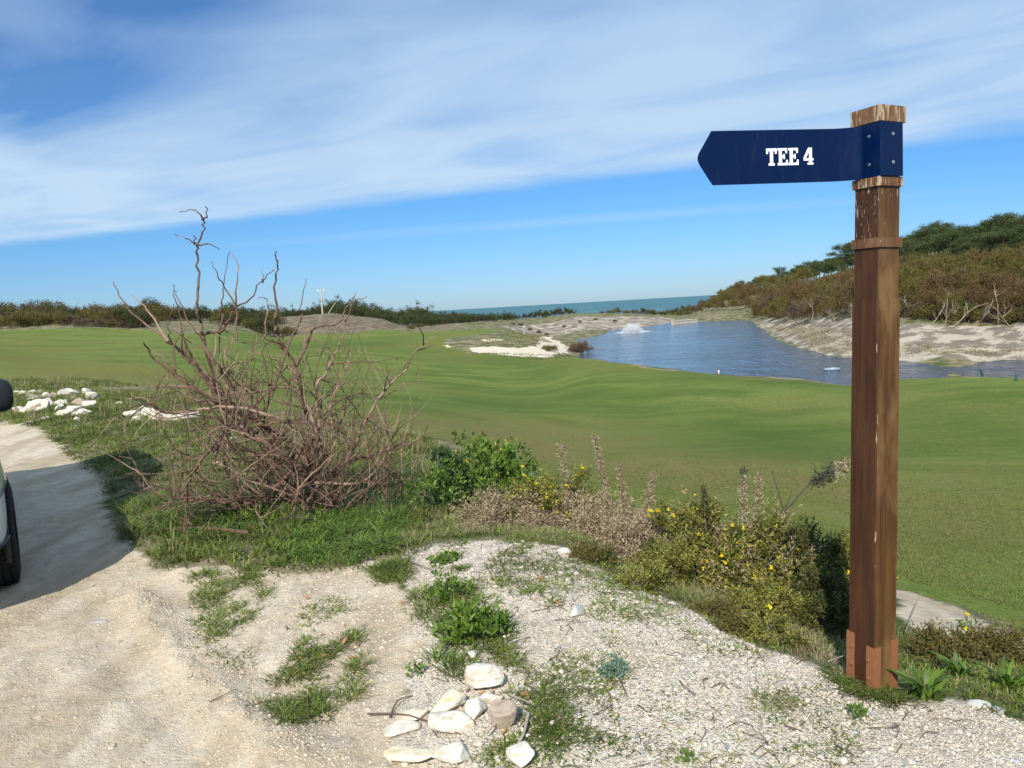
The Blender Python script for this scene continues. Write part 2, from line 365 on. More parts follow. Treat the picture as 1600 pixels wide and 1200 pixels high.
# compacted beige track
road = t.mix(t.smooth(n_l, .3, .7), (.45, .355, .235), (.60, .505, .375)); road = t.mix(t.smooth(n_m, .35, .7), road, (.63, .55, .43))
tracks = t.noise(t.mapping(pos, (1.6, .35, 1), (0, 0, R(22))), 1.6, 5, .6); road = t.mix(t.smooth(tracks, .35, .60, .8, 0), road, (.38, .30, .20)); road = t.mix(t.smooth(n_q, .55, .68, 0, .4), road, (.36, .28, .19))
road = t.mix(t.smooth(n_g, .56, .8, 0, .55), road, (.36, .29, .21)); road = t.mix(t.smooth(n_f, .60, .75, 0, .7), road, (.70, .64, .55))
# pale crushed gravel
vo = t.add('ShaderNodeTexVoronoi', {'Vector': pos, 'Scale': 95.0, 'Randomness': 1.0}); vsep = t.add('ShaderNodeSeparateColor', {0: vo.outputs['Color']})
vo2 = t.add('ShaderNodeTexVoronoi', {'Vector': pos, 'Scale': 38.0}); vs2 = t.add('ShaderNodeSeparateColor', {0: vo2.outputs['Color']})
grav = t.ramp(vsep.outputs[0], [(0, (.36, .31, .25)), (.12, (.54, .47, .38)), (.45, (.68, .61, .51)), (.75, (.77, .71, .62)), (.93, (.68, .55, .42)), (1, (.33, .34, .35))])
grav = t.mix(t.smooth(n_f, .3, .6, .25, .6), grav, t.mix(n_q, (.50, .44, .35), (.62, .56, .46)))
grav = t.mix(t.smooth(vs2.outputs[0], .72, .8, 0, .75), grav, t.ramp(vs2.outputs[1], [(0, (.80, .76, .68)), (.6, (.74, .68, .58)), (.8, (.60, .46, .33)), (1, (.40, .42, .43))]))
grav = t.mix(t.smooth(n_l, .46, .62, 0, .6), grav, (.42, .345, .23)); grav = t.mix(t.smooth(n_m, .56, .72, 0, .5), grav, (.44, .38, .28))
grav = t.mix(t.smooth(vo.outputs['Distance'], .35, .75, 0, .3), grav, (.36, .30, .22))
# mown fairway
ns = t.noise(t.mapping(pos, (.16, .38, 1), (0, 0, R(14))), 1.0, 6, .66, .6); ns2 = t.noise(t.mapping(pos, (1.2, 3.4, 1), (0, 0, R(8))), 1.3, 5, .65)
fair = t.mix(t.smooth(ns, .38, .60), (.078, .132, .016), (.158, .208, .040)); fair = t.mix(t.smooth(n_xl, .44, .64, 0, .75), fair, (.170, .175, .042))
fair = t.mix(t.smooth(ns2, .50, .70, 0, .65), fair, (.205, .175, .066)); fair = t.mix(t.smooth(n_m, .5, .68, 0, .6), fair, (.060, .105, .014)); fair = t.mix(t.smooth(n_q, .52, .68, 0, .65), fair, (.050, .088, .014)); fair = t.mix(t.smooth(n_q, .48, .33, 0, .6), fair, (.22, .235, .075))
fair = t.mix(t.smooth(n_f, .5, .75, 0, .5), fair, (.20, .215, .065)); fair = t.mix(t.smooth(n_g, .5, .75, 0, .4), fair, (.06, .10, .016))
A3 = t.add('ShaderNodeAttribute', attribute_name='zone_c'); s3 = t.add('ShaderNodeSeparateColor', {0: A3.outputs['Color']})
fair = t.mix(t.math('MULTIPLY', s3.outputs[1], t.smooth(n_l, .25, .6, .35, 1)), fair, t.mix(t.smooth(n_q, .4, .6), (.125, .12, .032), (.225, .195, .07)))
fair = t.mix(t.math('MULTIPLY', s3.outputs[2], t.smooth(ns2, .3, .6, .35, 1)), fair, t.mix(n_q, (.042, .085, .011), (.085, .135, .025)))
fair = t.mix(s2.outputs[2], fair, t.mix(t.smooth(ns2, .35, .65), (.20, .19, .035), (.15, .15, .045)))
# dune sand with heath
sand = t.mix(n_l, (.36, .305, .23), (.50, .44, .35)); dn = t.noise(t.mapping(pos, (1, 1, 3)), .55, 6, .68)
sandd = t.mix(t.smooth(dn, .455, .53), sand, t.mix(n_m, (.12, .095, .07), (.27, .23, .18))); sandd = t.mix(t.smooth(n_xl, .5, .62, 0, .5), sandd, (.22, .18, .14)); sandd = t.mix(t.smooth(t.noise(pos, .33, 4, .6), .6, .68, 0, .8), sandd, (.10, .12, .04))
bunk = t.mix(n_m, (.58, .50, .38), (.68, .60, .47))
heath = t.mix(t.smooth(n_l, .4, .6), (.13, .095, .065), (.24, .19, .13)); heath = t.mix(t.smooth(dn, .5, .6, 0, .8), heath, (.11, .115, .05))
c = soil
c = t.mix(brk(s1.outputs[2], .25), c, fair)
c = t.mix(brk(s2.outputs[1], .5), c, sandd)
c = t.mix(brk(s3.outputs[0], .4), c, heath)
c = t.mix(brk(s2.outputs[0], .95, t.noise(t.mapping(pos, (1.4, .5, 1)), .9, 5, .65)), c, bunk)
c = t.mix(brk(s1.outputs[0], .9, n_m, .35, .65), c, road)
c = t.mix(brk(s1.outputs[1], 1.1, n_m, .35, .65), c, grav)
t.l.new(c, b.inputs['Base Color']); b.inputs['Roughness'].default_value = .95; b.inputs['Specular IOR Level'].default_value = .12
hgt = t.math('ADD', t.math('MULTIPLY', n_m, t.math('SUBTRACT', .035, t.math('MULTIPLY', s1.outputs[2], .022))), t.math('ADD', t.math('ADD', t.math('MULTIPLY', n_f, .010), t.math('MULTIPLY', t.math('MULTIPLY', n_q, s1.outputs[2]), .03)), t.math('MULTIPLY', n_g, .004)))
hgt = t.math('SUBTRACT', hgt, t.math('MULTIPLY', t.math('MULTIPLY', vo.outputs['Distance'], .010), s1.outputs[1]))
bn = t.add('ShaderNodeBump', {'Height': hgt, 'Strength': 1.0, 'Distance': 1.0}); t.l.new(bn.outputs[0], b.inputs['Normal'])
ground = mesh_obj('ground', V, Q, mg, smooth=True); tag(ground, kind='structure')
def attr(me, name, a, bb, cc):
    at = me.color_attributes.new(name, 'FLOAT_COLOR', 'POINT'); at.data.foreach_set('color', np.stack([a, bb, cc, np.ones_like(a)], -1).astype(np.float32).ravel())
# yellowed turf: rims of the fairway and knolls
P_YEL = [wpoly(p) for p in ([(880, 560), (950, 563), (1010, 577), (960, 580), (900, 570)], [(0, 530), (60, 538), (110, 548), (60, 552), (0, 545)], [(40, 560), (150, 566), (300, 585), (240, 592), (60, 575)],
                            [(680, 524), (740, 520), (720, 533), (660, 545), (620, 542)], [(1190, 588), (1130, 584), (1180, 593)], [(700, 545), (760, 551), (740, 556), (700, 552)])]
mY = np.max([softmask(wx, wy, p, .05, .3) for p in P_YEL], 0)*.75
attr(ground.data, 'zone_a', mR.ravel(), mG.ravel(), mF.ravel()); attr(ground.data, 'zone_b', mB.ravel(), mD.ravel(), mY.ravel()); P_BRN = [wpoly(p) for p in ([(560, 650), (760, 648), (950, 668), (1150, 700), (1330, 735), (1600, 730), (1600, 800), (1300, 800), (1000, 760), (800, 715), (640, 690)], [(0, 560), (170, 585), (330, 610), (300, 626), (150, 598), (0, 590)], [(1410, 745), (1620, 735), (1620, 850), (1420, 880)])]
P_GRN = [wpoly(p) for p in ([(1020, 665), (1160, 655), (1330, 668), (1330, 720), (1180, 715), (1060, 700)], [(640, 620), (800, 618), (1000, 628), (1000, 645), (800, 640), (660, 640)], [(690, 548), (860, 560), (1000, 583), (1330, 596), (1330, 606), (1050, 600), (860, 572), (700, 562)], [(1420, 640), (1620, 650), (1620, 690), (1430, 690)], [(430, 535), (640, 528), (690, 535), (600, 545), (440, 548)])]
mN = np.max([softmask(wx, wy, p, .12, .5) for p in P_BRN], 0); mQ = np.max([softmask(wx, wy, p, .10, .5) for p in P_GRN], 0)*.8
attr(ground.data, 'zone_c', mH.ravel(), mN.ravel(), mQ.ravel())

# ------------------------------------------------------------------ water
WZ = -3.4
mw, t, b = newmat('lake water'); pos = t.add('ShaderNodeNewGeometry').outputs['Position']
n1 = t.noise(t.mapping(pos, (1.0, .42, 1), (0, 0, R(-18))), 1.0, 4, .62, .4); n2 = t.noise(t.mapping(pos, (.10, .16, 1)), 1.0, 3, .6); n3 = t.noise(pos, .05, 3, .5)
h = t.math('MULTIPLY', n1, t.smooth(n2, .3, .7, .55, 1.2))
bn = t.add('ShaderNodeBump', {'Height': h, 'Strength': 1.0, 'Distance': .42}); t.l.new(bn.outputs[0], b.inputs['Normal'])
t.l.new(t.mix(n3, (.015, .036, .075), (.026, .052, .100)), b.inputs['Base Color']); b.inputs['Roughness'].default_value = .10; b.inputs['IOR'].default_value = 1.33
LK = [(x_, y_) for x_, y_ in [aty(880, 480, 66)[:2], aty(1000, 480, 46)[:2], aty(1200, 480, 40)[:2], aty(1500, 480, 37)[:2], aty(1750, 480, 34)[:2], aty(1750, 480, 58)[:2], aty(1420, 480, 62)[:2], aty(1330, 480, 70)[:2], aty(1230, 480, 90)[:2], aty(1190, 480, 140)[:2], aty(1085, 480, 165)[:2], aty(950, 480, 140)[:2], aty(870, 480, 128)[:2], aty(872, 480, 110)[:2], aty(903, 480, 80)[:2]]]
lake = mesh_obj('lake', np.array([(x_, y_, WZ) for x_, y_ in LK]), [tuple(range(len(LK)))], mw); tag(lake, kind='structure')
ms, t, b = newmat('sea water'); pos = t.add('ShaderNodeNewGeometry').outputs['Position']
n1 = t.noise(t.mapping(pos, (.006, .02, 1)), 1.0, 6, .7); n2 = t.noise(t.mapping(pos, (.01, .03, 1)), 1.3, 2, .5)
c = t.mix(t.smooth(n1, .35, .65), (.045, .13, .16), (.065, .165, .19)); c = t.mix(t.smooth(n2, .70, .74), c, (.6, .7, .7))
t.l.new(c, b.inputs['Base Color']); b.inputs['Roughness'].default_value = .6; b.inputs['Specular IOR Level'].default_value = .15
sea = mesh_obj('sea', np.array([(-30000, 150, -12.5), (30000, 150, -12.5), (30000, 45000, -12.5), (-30000, 45000, -12.5)]), [(0, 1, 2, 3)], ms); tag(sea, kind='structure')
# ------------------------------------------------------------------ sign post
def woodmat(name, cols, pale, droppings):
    m, t, b = newmat(name); co = t.add('ShaderNodeTexCoord').outputs['Object']
    g = t.noise(t.mapping(co, (60, 60, 2.2)), 1.0, 6, .65, .4); f = t.noise(t.mapping(co, (160, 160, 5)), 1.0, 4, .7); l = t.noise(t.mapping(co, (7, 7, 2.2)), 1.0, 4, .6)
    c = t.ramp(g, [(.25, cols[0]), (.5, cols[1]), (.75, cols[2])])
    c = t.mix(t.smooth(l, .42, .66, 0, pale), c, cols[3]); c = t.mix(t.smooth(f, .60, .78, 0, .5), c, tuple(x*.45 for x in cols[0]))
    chips = t.noise(t.mapping(co, (95, 95, 11)), 1.0, 3, .6)
    sp = t.add('ShaderNodeSeparateXYZ', {0: co})
    # pale chips where the stain has worn off the arrises, droppings near the top
    ex = t.math('ABSOLUTE', t.math('SUBTRACT', t.math('MAXIMUM', t.math('ABSOLUTE', sp.outputs[0]), t.math('ABSOLUTE', sp.outputs[1])), 0.0))
    mn = t.math('MINIMUM', t.math('ABSOLUTE', sp.outputs[0]), t.math('ABSOLUTE', sp.outputs[1]))
    edge = t.smooth(mn, .046, .058)
    hi = t.smooth(sp.outputs[2], 1.72, 1.95)
    thr = t.math('SUBTRACT', .765, t.math('ADD', t.math('MULTIPLY', edge, .13), t.math('MULTIPLY', hi, droppings)))
    drip = t.noise(t.mapping(co, (110, 110, 16), (0, R(8), 0)), 1.0, 4, .6, 1.2); band = t.math('MULTIPLY', t.smooth(sp.outputs[2], 1.74, 1.80), 1.0)
    k = t.math('MAXIMUM', t.smooth(t.math('SUBTRACT', chips, thr), 0.0, .05), t.math('MULTIPLY', band, t.smooth(drip, .60 if droppings > .14 else .66, .68 if droppings > .14 else .72, 0, .8)))
    c = t.mix(t.math('MULTIPLY', k, .8), c, (.46, .37, .26))
    t.l.new(c, b.inputs['Base Color']); b.inputs['Roughness'].default_value = .55; b.inputs['Specular IOR Level'].default_value = .35
    bn = t.add('ShaderNodeBump', {'Height': t.math('ADD', g, t.math('MULTIPLY', f, .5)), 'Strength': .6, 'Distance': .004}); t.l.new(bn.outputs[0], b.inputs['Normal'])
    return m
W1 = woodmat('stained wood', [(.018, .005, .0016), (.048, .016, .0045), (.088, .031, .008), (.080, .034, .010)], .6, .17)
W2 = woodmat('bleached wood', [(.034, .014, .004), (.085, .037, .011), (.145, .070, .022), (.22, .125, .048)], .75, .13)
W3 = woodmat('weathered trim', [(.055, .022, .009), (.12, .052, .021), (.17, .085, .038), (.22, .12, .06)], .7, .19)
BLUE, t, b = newmat('navy enamel'); b.inputs['Base Color'].default_value = (.0006, .010, .050, 1); b.inputs['Roughness'].default_value = .28; b.inputs['Specular IOR Level'].default_value = .15
_co = t.add('ShaderNodeTexCoord').outputs['Object']; t.l.new(t.mix(t.smooth(t.noise(t.mapping(_co, (30, 30, 6)), 1.0, 6, .7), .5, .8, 0, .05), (.0006, .010, .050), (.20, .22, .26)), b.inputs['Base Color']); t.l.new(t.smooth(t.noise(_co, 14, 4, .6), .3, .7, .24, .36), b.inputs['Roughness'])
WHITE = pm('white vinyl', (.85, .85, .85), .5)
STEEL = pm('zinc screw', (.55, .55, .55), .3, 1.0)
RUST = pm('rust red paint', (.25, .10, .045), .5, 0, .4, .16, 30, .15)

PA = R(24.4); C0 = (1.3847, 2.969)
post = empty('signpost', (C0[0], C0[1], 0)); tag(post, 'tall square brown wooden signpost with navy blue TEE 4 arrow board', 'signpost')
PM = Matrix.Translation((C0[0], C0[1], 0)) @ Matrix.Rotation(R(1.17), 4, 'Y') @ Matrix.Rotation(PA, 4, 'Z')
post.matrix_world = PM
PMI = PM.inverted()
def beam(name, s0, s1, z0, z1, mats, ch=.004):
    """square section with eased arrises, left face stained, right face bleached"""
    mb = MB(); out = []
    for z, s in ((z0, s0), (z1, s1)):
        h = s/2; out += [(-h, -h+ch, z), (-h+ch, -h, z), (h-ch, -h, z), (h, -h+ch, z), (h, h-ch, z), (h-ch, h, z), (-h+ch, h, z), (-h, h-ch, z)]
    mb.poly(out, [(7, 6, 5, 4, 3, 2, 1, 0), (8, 9, 10, 11, 12, 13, 14, 15)] + [(i, (i+1) % 8, 8+(i+1) % 8, 8+i) for i in range(8)])
    o = mb.build(name, None, post, mats=mats)
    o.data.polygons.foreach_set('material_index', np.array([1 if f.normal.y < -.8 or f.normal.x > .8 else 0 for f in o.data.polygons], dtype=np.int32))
    return o
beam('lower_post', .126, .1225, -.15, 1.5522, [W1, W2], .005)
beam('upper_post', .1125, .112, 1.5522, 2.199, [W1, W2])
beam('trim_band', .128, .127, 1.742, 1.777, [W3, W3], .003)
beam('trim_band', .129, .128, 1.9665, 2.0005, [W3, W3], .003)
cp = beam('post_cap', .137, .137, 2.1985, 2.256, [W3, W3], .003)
# steel angles at the foot
for sx, sy, zt in ((-1, -1, .187), (-1, 1, .215), (1, -1, .20), (1, 1, .2)):
    mb = MB(); h = .063; L = .034; th = .004
    ol = [(-th, -th), (L, -th), (L, 0), (0, 0), (0, L), (-th, L)]
    P = [(sx*(-1)*(-1)*(h-a) if False else sx*(h-a), sy*(h-bb)) for a, bb in ol]
    P = P if sx*sy > 0 else P[::-1]
    n = 6; vs_ = [(x_, y_, -.12) for x_, y_ in P]+[(x_, y_, zt) for x_, y_ in P]
    mb.poly(vs_, [tuple(range(n))[::-1], tuple(range(n, 2*n))]+[(i, (i+1) % n, n+(i+1) % n, n+i) for i in range(n)])
    br = mb.build('angle_bracket', RUST, post)
    for zz in ((zt-.055), (zt-.13)):
        k = MB(); k.cyl((sx*(h+th), sy*(h-.022), zz), (sx, 0, 0), .008, .006, 6); k.cyl((sx*(h+th), sy*(h-.022), zz), (sx, 0, 0), .012, .0015, 14)
        k.build('bolt', RUST, br)
# arrow board: a bent sheet round two faces of the post, then flying free to the left
ang = post.matrix_world.to_3x3(); er = Vector((math.cos(PA), math.sin(PA))); el = Vector((-math.sin(PA), math.cos(PA)))
Cc = Vector((1.3997, 2.886)) - (er+el)*.003
ztop, zbot = 2.1965, 2.0015
path = [Cc+er*.113, Cc+er*.06, Cc+er*.002, Cc+el*.002, Cc+el*.05, Cc+el*.082]
p3 = Cc+el*.082; pA = Vector((1.262, 2.976)); pB = Vector((.781, 2.893)); fd = (pB-pA).normalized()
ctrl = p3+el*.020
for k in range(1, 11):
    q = k/10; path.append((1-q)**2*p3 + 2*q*(1-q)*(ctrl+Vector((-.012, .004))) + q*q*pA)
for k in range(1, 9): path.append(pA+(pB-pA)*k/8)
mb = MB(); n = len(path)
pts = [(p.x, p.y, zbot) for p in path]+[(p.x, p.y, ztop) for p in path]
head = [(0, 1), (.012, .90), (.026, .79), (.040, .68), (.0505, .60), (.0555, .53), (.0555, .46), (.0500, .39), (.040, .31), (.026, .20), (.012, .09), (0, 0)]
hv = [((pB+fd*a).x, (pB+fd*a).y, zbot+(ztop-zbot)*q) for a, q in head]
V_ = pts+hv[1:-1]; F_ = [(i, i+n, i+1+n, i+1) for i in range(n-1)]
F_.append((n-1, 2*n-1)+tuple(2*n+i for i in range(len(hv)-2)))
V_ = [tuple(PMI @ Vector(v)) for v in V_]
panel = mesh_obj('sign_board', np.array(V_), F_, BLUE, post)
sd = panel.modifiers.new('sheet', 'SOLIDIFY'); sd.thickness = .003; sd.offset = 0
GT = [[(0, 1), (0, .68), (.13, .68), (.16, .84), (.28, .84), (.28, .14), (.17, .14), (.17, 0), (.63, 0), (.63, .14), (.52, .14), (.52, .84), (.64, .84), (.67, .68), (.8, .68), (.8, 1)]]
GE = [[(0, 0), (0, .14), (.1, .14), (.1, .86), (0, .86), (0, 1), (.74, 1), (.74, .7), (.62, .7), (.58, .86), (.34, .86), (.34, .58), (.44, .58), (.46, .66), (.56, .66), (.56, .36), (.46, .36), (.44, .44), (.34, .44), (.34, .14), (.62, .14), (.66, .32), (.78, .32), (.78, 0)][::-1]]
G4 = [[(0, .24), (.42, .24), (.42, .38), (.18, .38), (.42, .76), (.42, 1), (.37, 1), (0, .42)], [(.42, .12), (.65, .12), (.65, 1), (.42, 1)], [(.30, 0), (.76, 0), (.76, .12), (.30, .12)], [(.65, .24), (.76, .24), (.76, .38), (.65, .38)]]
lh = .0625; nrm = Vector((fd.y, -fd.x)); nrm = nrm if nrm.y < 0 else -nrm
x0 = Vector((.992, 0)); s_ = (x0.x-pA.x)/fd.x; org = pA+fd*s_; zc0 = 2.0665
pen = 0; sx_ = .845
for gl in (GT, GE, GE, None, G4):
    if gl is None: pen += .34; continue
    mb = MB()
    for ol in gl:
        def fn(a, bb, tt):
            p = org - fd*((pen+a)*lh*sx_) + nrm*tt; return tuple(PMI @ Vector((p.x, p.y, zc0+bb*lh)))
        mb.prism(ol, fn, .0017, .0026)
    mb.build('letter' if gl is not G4 else 'numeral', WHITE, panel); pen += {id(GT): .86, id(GE): .83}.get(id(gl), .8)
for (px_, py_) in ((1354, 213), (1354, 257), (1395, 210), (1395, 254)):
    zz = float(aty(px_, py_, 2.92)[2]); s_ = .052 if px_ < 1376 else .062
    base = (Cc+el*s_) if px_ < 1376 else (Cc+er*s_); nn = -er if px_ < 1376 else -el
    k = MB(); a = PMI @ Vector((base.x+nn.x*.0014, base.y+nn.y*.0014, zz)); d_ = PMI.to_3x3() @ Vector((nn.x, nn.y, 0)); k.cyl(a, d_, .0068, .0022, 14, .0056); k.cyl(Vector(a)+Vector(d_)*.0022, d_, .0028, .0008, 6)
    k.build('screw', STEEL, panel)

# ------------------------------------------------------------------ foliage builders
def unit(a): return a/np.maximum(np.linalg.norm(a, axis=1, keepdims=True), 1e-9)
def leafquads(c, d, L, Wd, up=None):
    """rhombic leaves at c pointing along d"""
    n = len(c); rnd = unit(rng.normal(size=(n, 3))); s = unit(np.cross(d, rnd)); L = np.broadcast_to(L, (n,))[:, None]; Wd = np.broadcast_to(Wd, (n,))[:, None]
    m = c+d*L*.45; V = np.stack([c, m+s*Wd*.5, c+d*L, m-s*Wd*.5], 1).reshape(-1, 3)
    return V, np.arange(4*n).reshape(n, 4)
def bladequads(c, h, wd, lean, bend, curl=None):
    """grass blades: three segments, rooted at c; lean = unit xy heading, bend = how far the tip goes over"""
    n = len(c); s = np.stack([-lean[:, 1], lean[:, 0], np.zeros(n)], 1); ln = np.stack([lean[:, 0], lean[:, 1], np.zeros(n)], 1); z = np.array([0, 0, 1.])
    pts = []
    for q, wq in ((0, 1.), (.4, .85), (.75, .55), (1., .06)):
        o = c+z*(h*(q-.35*bend*q**3))[:, None]+ln*(h*bend*(q**1.8))[:, None]; pts += [o-s*(wd*wq*.5)[:, None], o+s*(wd*wq*.5)[:, None]]
    V = np.stack(pts, 1).reshape(-1, 3); b = (np.arange(n)*8)[:, None]
    return V, np.vstack([b+np.array([[0, 1, 3, 2]]), b+np.array([[2, 3, 5, 4]]), b+np.array([[4, 5, 7, 6]])])
def join(parts):
    Vs, Fs, o = [], [], 0
    for v, f in parts: Vs.append(v); Fs.append(f+o); o += len(v)
    return np.vstack(Vs), np.vstack(Fs)
def lumps(n, rx, ry, rz, zc, k=1.0, seed=0, zmin=-.2):
    """cluster centres through the outer part of an uneven dome"""
    r_ = np.random.default_rng(seed); d = unit(r_.normal(size=(n*3, 3))); d = d[d[:, 2] > zmin][:n]; q = r_.uniform(.45, 1, len(d))**.6
    bump = 1+.34*k*np.sin(d[:, 0]*4.1+seed)*np.cos(d[:, 1]*3.7+seed*2)+.20*k*r_.normal(size=len(d))
    return d*(q*bump)[:, None]*np.array([rx, ry, rz])+np.array([0, 0, zc]), d
def sprigs(base, dr, n_leaf, slen, L, Wd, spread=.9):
    """shoots: leaves set along short axes"""
    m = len(base); t_ = rng.uniform(.05, 1, (m, n_leaf)); c = base[:, None]+dr[:, None]*(t_*np.broadcast_to(slen, (m,))[:, None])[..., None]
    d = unit((dr[:, None]+rng.normal(size=(m, n_leaf, 3))*spread).reshape(-1, 3)); n = m*n_leaf
    return leafquads(c.reshape(-1, 3), d, L*rng.uniform(.6, 1.3, n), Wd*rng.uniform(.7, 1.3, n))

# palettes (linear albedo)
L_TAM = leafmat('tamarisk rust', [(.075, .050, .026), (.14, .088, .040), (.21, .135, .065), (.10, .085, .032), (.16, .105, .052)], .8, .2, .1)
L_TAM2 = leafmat('tamarisk olive', [(.08, .075, .022), (.15, .135, .038), (.095, .105, .026), (.20, .145, .055), (.13, .125, .035)], .8, .2, .1)
L_TAM3 = leafmat('tamarisk grey', [(.15, .12, .085), (.085, .06, .04), (.20, .155, .11), (.12, .08, .052)], .8, .15, .1)
L_PINE = leafmat('pine needles', [(.035, .055, .018), (.055, .08, .026), (.085, .11, .038), (.045, .062, .022)], .7, .12, .2)
L_DARK = leafmat('evergreen leaves', [(.035, .045, .016), (.05, .062, .02), (.075, .08, .03), (.06, .055, .028)], .7, .12, .2)
L_SCRUB = leafmat('scrub leaves', [(.05, .065, .018), (.09, .10, .025), (.14, .12, .045), (.17, .13, .03), (.12, .085, .05)], .75, .15, .15)
L_GORSE = leafmat('gorse spines', [(.08, .11, .02), (.22, .24, .04), (.48, .42, .15), (.12, .11, .03), (.40, .33, .06), (.11, .16, .025), (.28, .28, .06), (.07, .09, .02)], .6, .15, .25, (9, (.4, .42, .35)))
L_GORSED = leafmat('gorse spines dark', [(.035, .05, .015), (.06, .075, .02), (.12, .11, .03), (.05, .04, .02)], .6, .15, .25)  # darker gorse palette, shade painted into two bushes; also one dark shoot
L_DEAD = leafmat('dead gorse spines', [(.19, .135, .075), (.33, .255, .155), (.48, .40, .27), (.27, .20, .12), (.11, .075, .04)], .8, .1, .15)
L_HERB = leafmat('herb leaves', [(.05, .105, .014), (.10, .18, .022), (.17, .26, .04), (.04, .075, .014)], .5, .2, .3)
L_SEDUM = leafmat('sedum leaves', [(.10, .17, .12), (.16, .25, .18), (.22, .31, .22)], .5, .1, .3)
YEL = leafmat('yellow petals', [(.85, .66, .01), (.90, .76, .04), (.80, .58, .01)], .6, .3, .2)
BARK = pm('grey bark', (.20, .16, .12), .9, 0, .1, .3, 8, .4); BARKP = pm('pine bark', (.10, .065, .045), .9, 0, .1, .3, 6, .4); BARKG = pm('pale dead wood', (.34, .28, .21), .9, 0, .1, .25, 12, .4)
L_GRASS = leafmat('grass blades', [(.045, .085, .010), (.10, .165, .018), (.19, .27, .035), (.28, .33, .065), (.07, .12, .018), (.36, .31, .14), (.13, .20, .026), (.20, .15, .07)], .55, .25, .2, (1.1, (.6, .62, .6)))
L_GRASSD = leafmat('deep green blades', [(.04, .09, .014), (.075, .15, .022), (.14, .22, .035), (.20, .27, .05)], .5, .22, .3)
L_STRAW = leafmat('straw', [(.36, .29, .17), (.48, .40, .26), (.25, .20, .11), (.40, .36, .16)], .7, .25, .2)

def stems(name, parent, n, h, rad, spread, mat, seed=0, r0=.03, kids=True):
    r_ = random.Random(seed); mb = MB()
    for i in range(n):
        a = r_.uniform(0, 6.283); s0 = r_.uniform(0, rad*.45); p = Vector((math.cos(a)*s0, math.sin(a)*s0, -.2)); tip = Vector((math.cos(a)*spread*r_.uniform(.4, 1), math.sin(a)*spread*r_.uniform(.4, 1), h*r_.uniform(.6, 1)))
        pts = []; m = 5
        for k in range(m+1):
            q = k/m; o = p.lerp(tip, q); o.z = p.z+(tip.z-p.z)*q**.85; o += Vector((r_.uniform(-1, 1), r_.uniform(-1, 1), 0))*spread*.07*(q > 0); pts.append(o)
        rr = r0*r_.uniform(.6, 1.2); mb.tube(pts, [rr*(1-.7*k/m) for k in range(m+1)], 4, False)
        if kids:
            for _ in range(2):
                k = r_.randint(1, m-1); b_ = pts[k]; e = b_+Vector((r_.uniform(-1, 1), r_.uniform(-1, 1), r_.uniform(.2, 1)))*h*.28; mb.tube([b_, b_.lerp(e, .5)+Vector((0, 0, -.03*h)), e], [rr*.5, rr*.35, rr*.12], 4, False)
    return mb.build(name, mat, parent)

def proto_tamarisk(mat, seed, label, cat='shrub', group=None, h=3.4, wd=1.9):
    o = empty('tamarisk_shrub', (0, 0, 0)); tag(o, label, cat, group)
    c, d = lumps(60, wd, wd, h*.42, h*.56, 1.1, seed, -.5); n = 4200; i = rng.integers(0, len(c), n); p = c[i]+rng.normal(size=(n, 3))*np.array([.21, .21, .20])*wd/1.9; p = p[p[:, 2] > h*.24]; m = len(p)
    dr = unit(unit(p-np.array([0, 0, h*.15]))*.8+rng.normal(size=(m, 3))*.45+np.array([0, 0, .5])); V, Fc = leafquads(p, dr, rng.uniform(.16, .42, m), rng.uniform(.035, .085, m))
    mesh_obj('crown', V, Fc, mat, o); stems('stem', o, 16, h*.62, .9, wd*.85, BARKG, seed, .035); return o
def proto_bush(name, mat, seed, label, group, h=1.6, wd=1.3, n=2600, lf=(.10, .24), cat='bush'):
    o = empty(name, (0, 0, 0)); tag(o, label, cat, group)
    c, d = lumps(46, wd, wd, h*.62, h*.34, 1.2, seed, -.25); i = rng.integers(0, len(c), n); p = c[i]+rng.normal(size=(n, 3))*wd*.13; p[:, 2] = np.maximum(p[:, 2], -.05); dr = unit(unit(p)+rng.normal(size=(n, 3))*.6+np.array([0, 0, .4]))
    V, Fc = leafquads(p, dr, rng.uniform(*lf, n), rng.uniform(lf[0]*.35, lf[1]*.4, n)); mesh_obj('foliage', V, Fc, mat, o); stems('stem', o, 6, h*.6, .4, wd*.5, BARK, seed, .03, False); return o
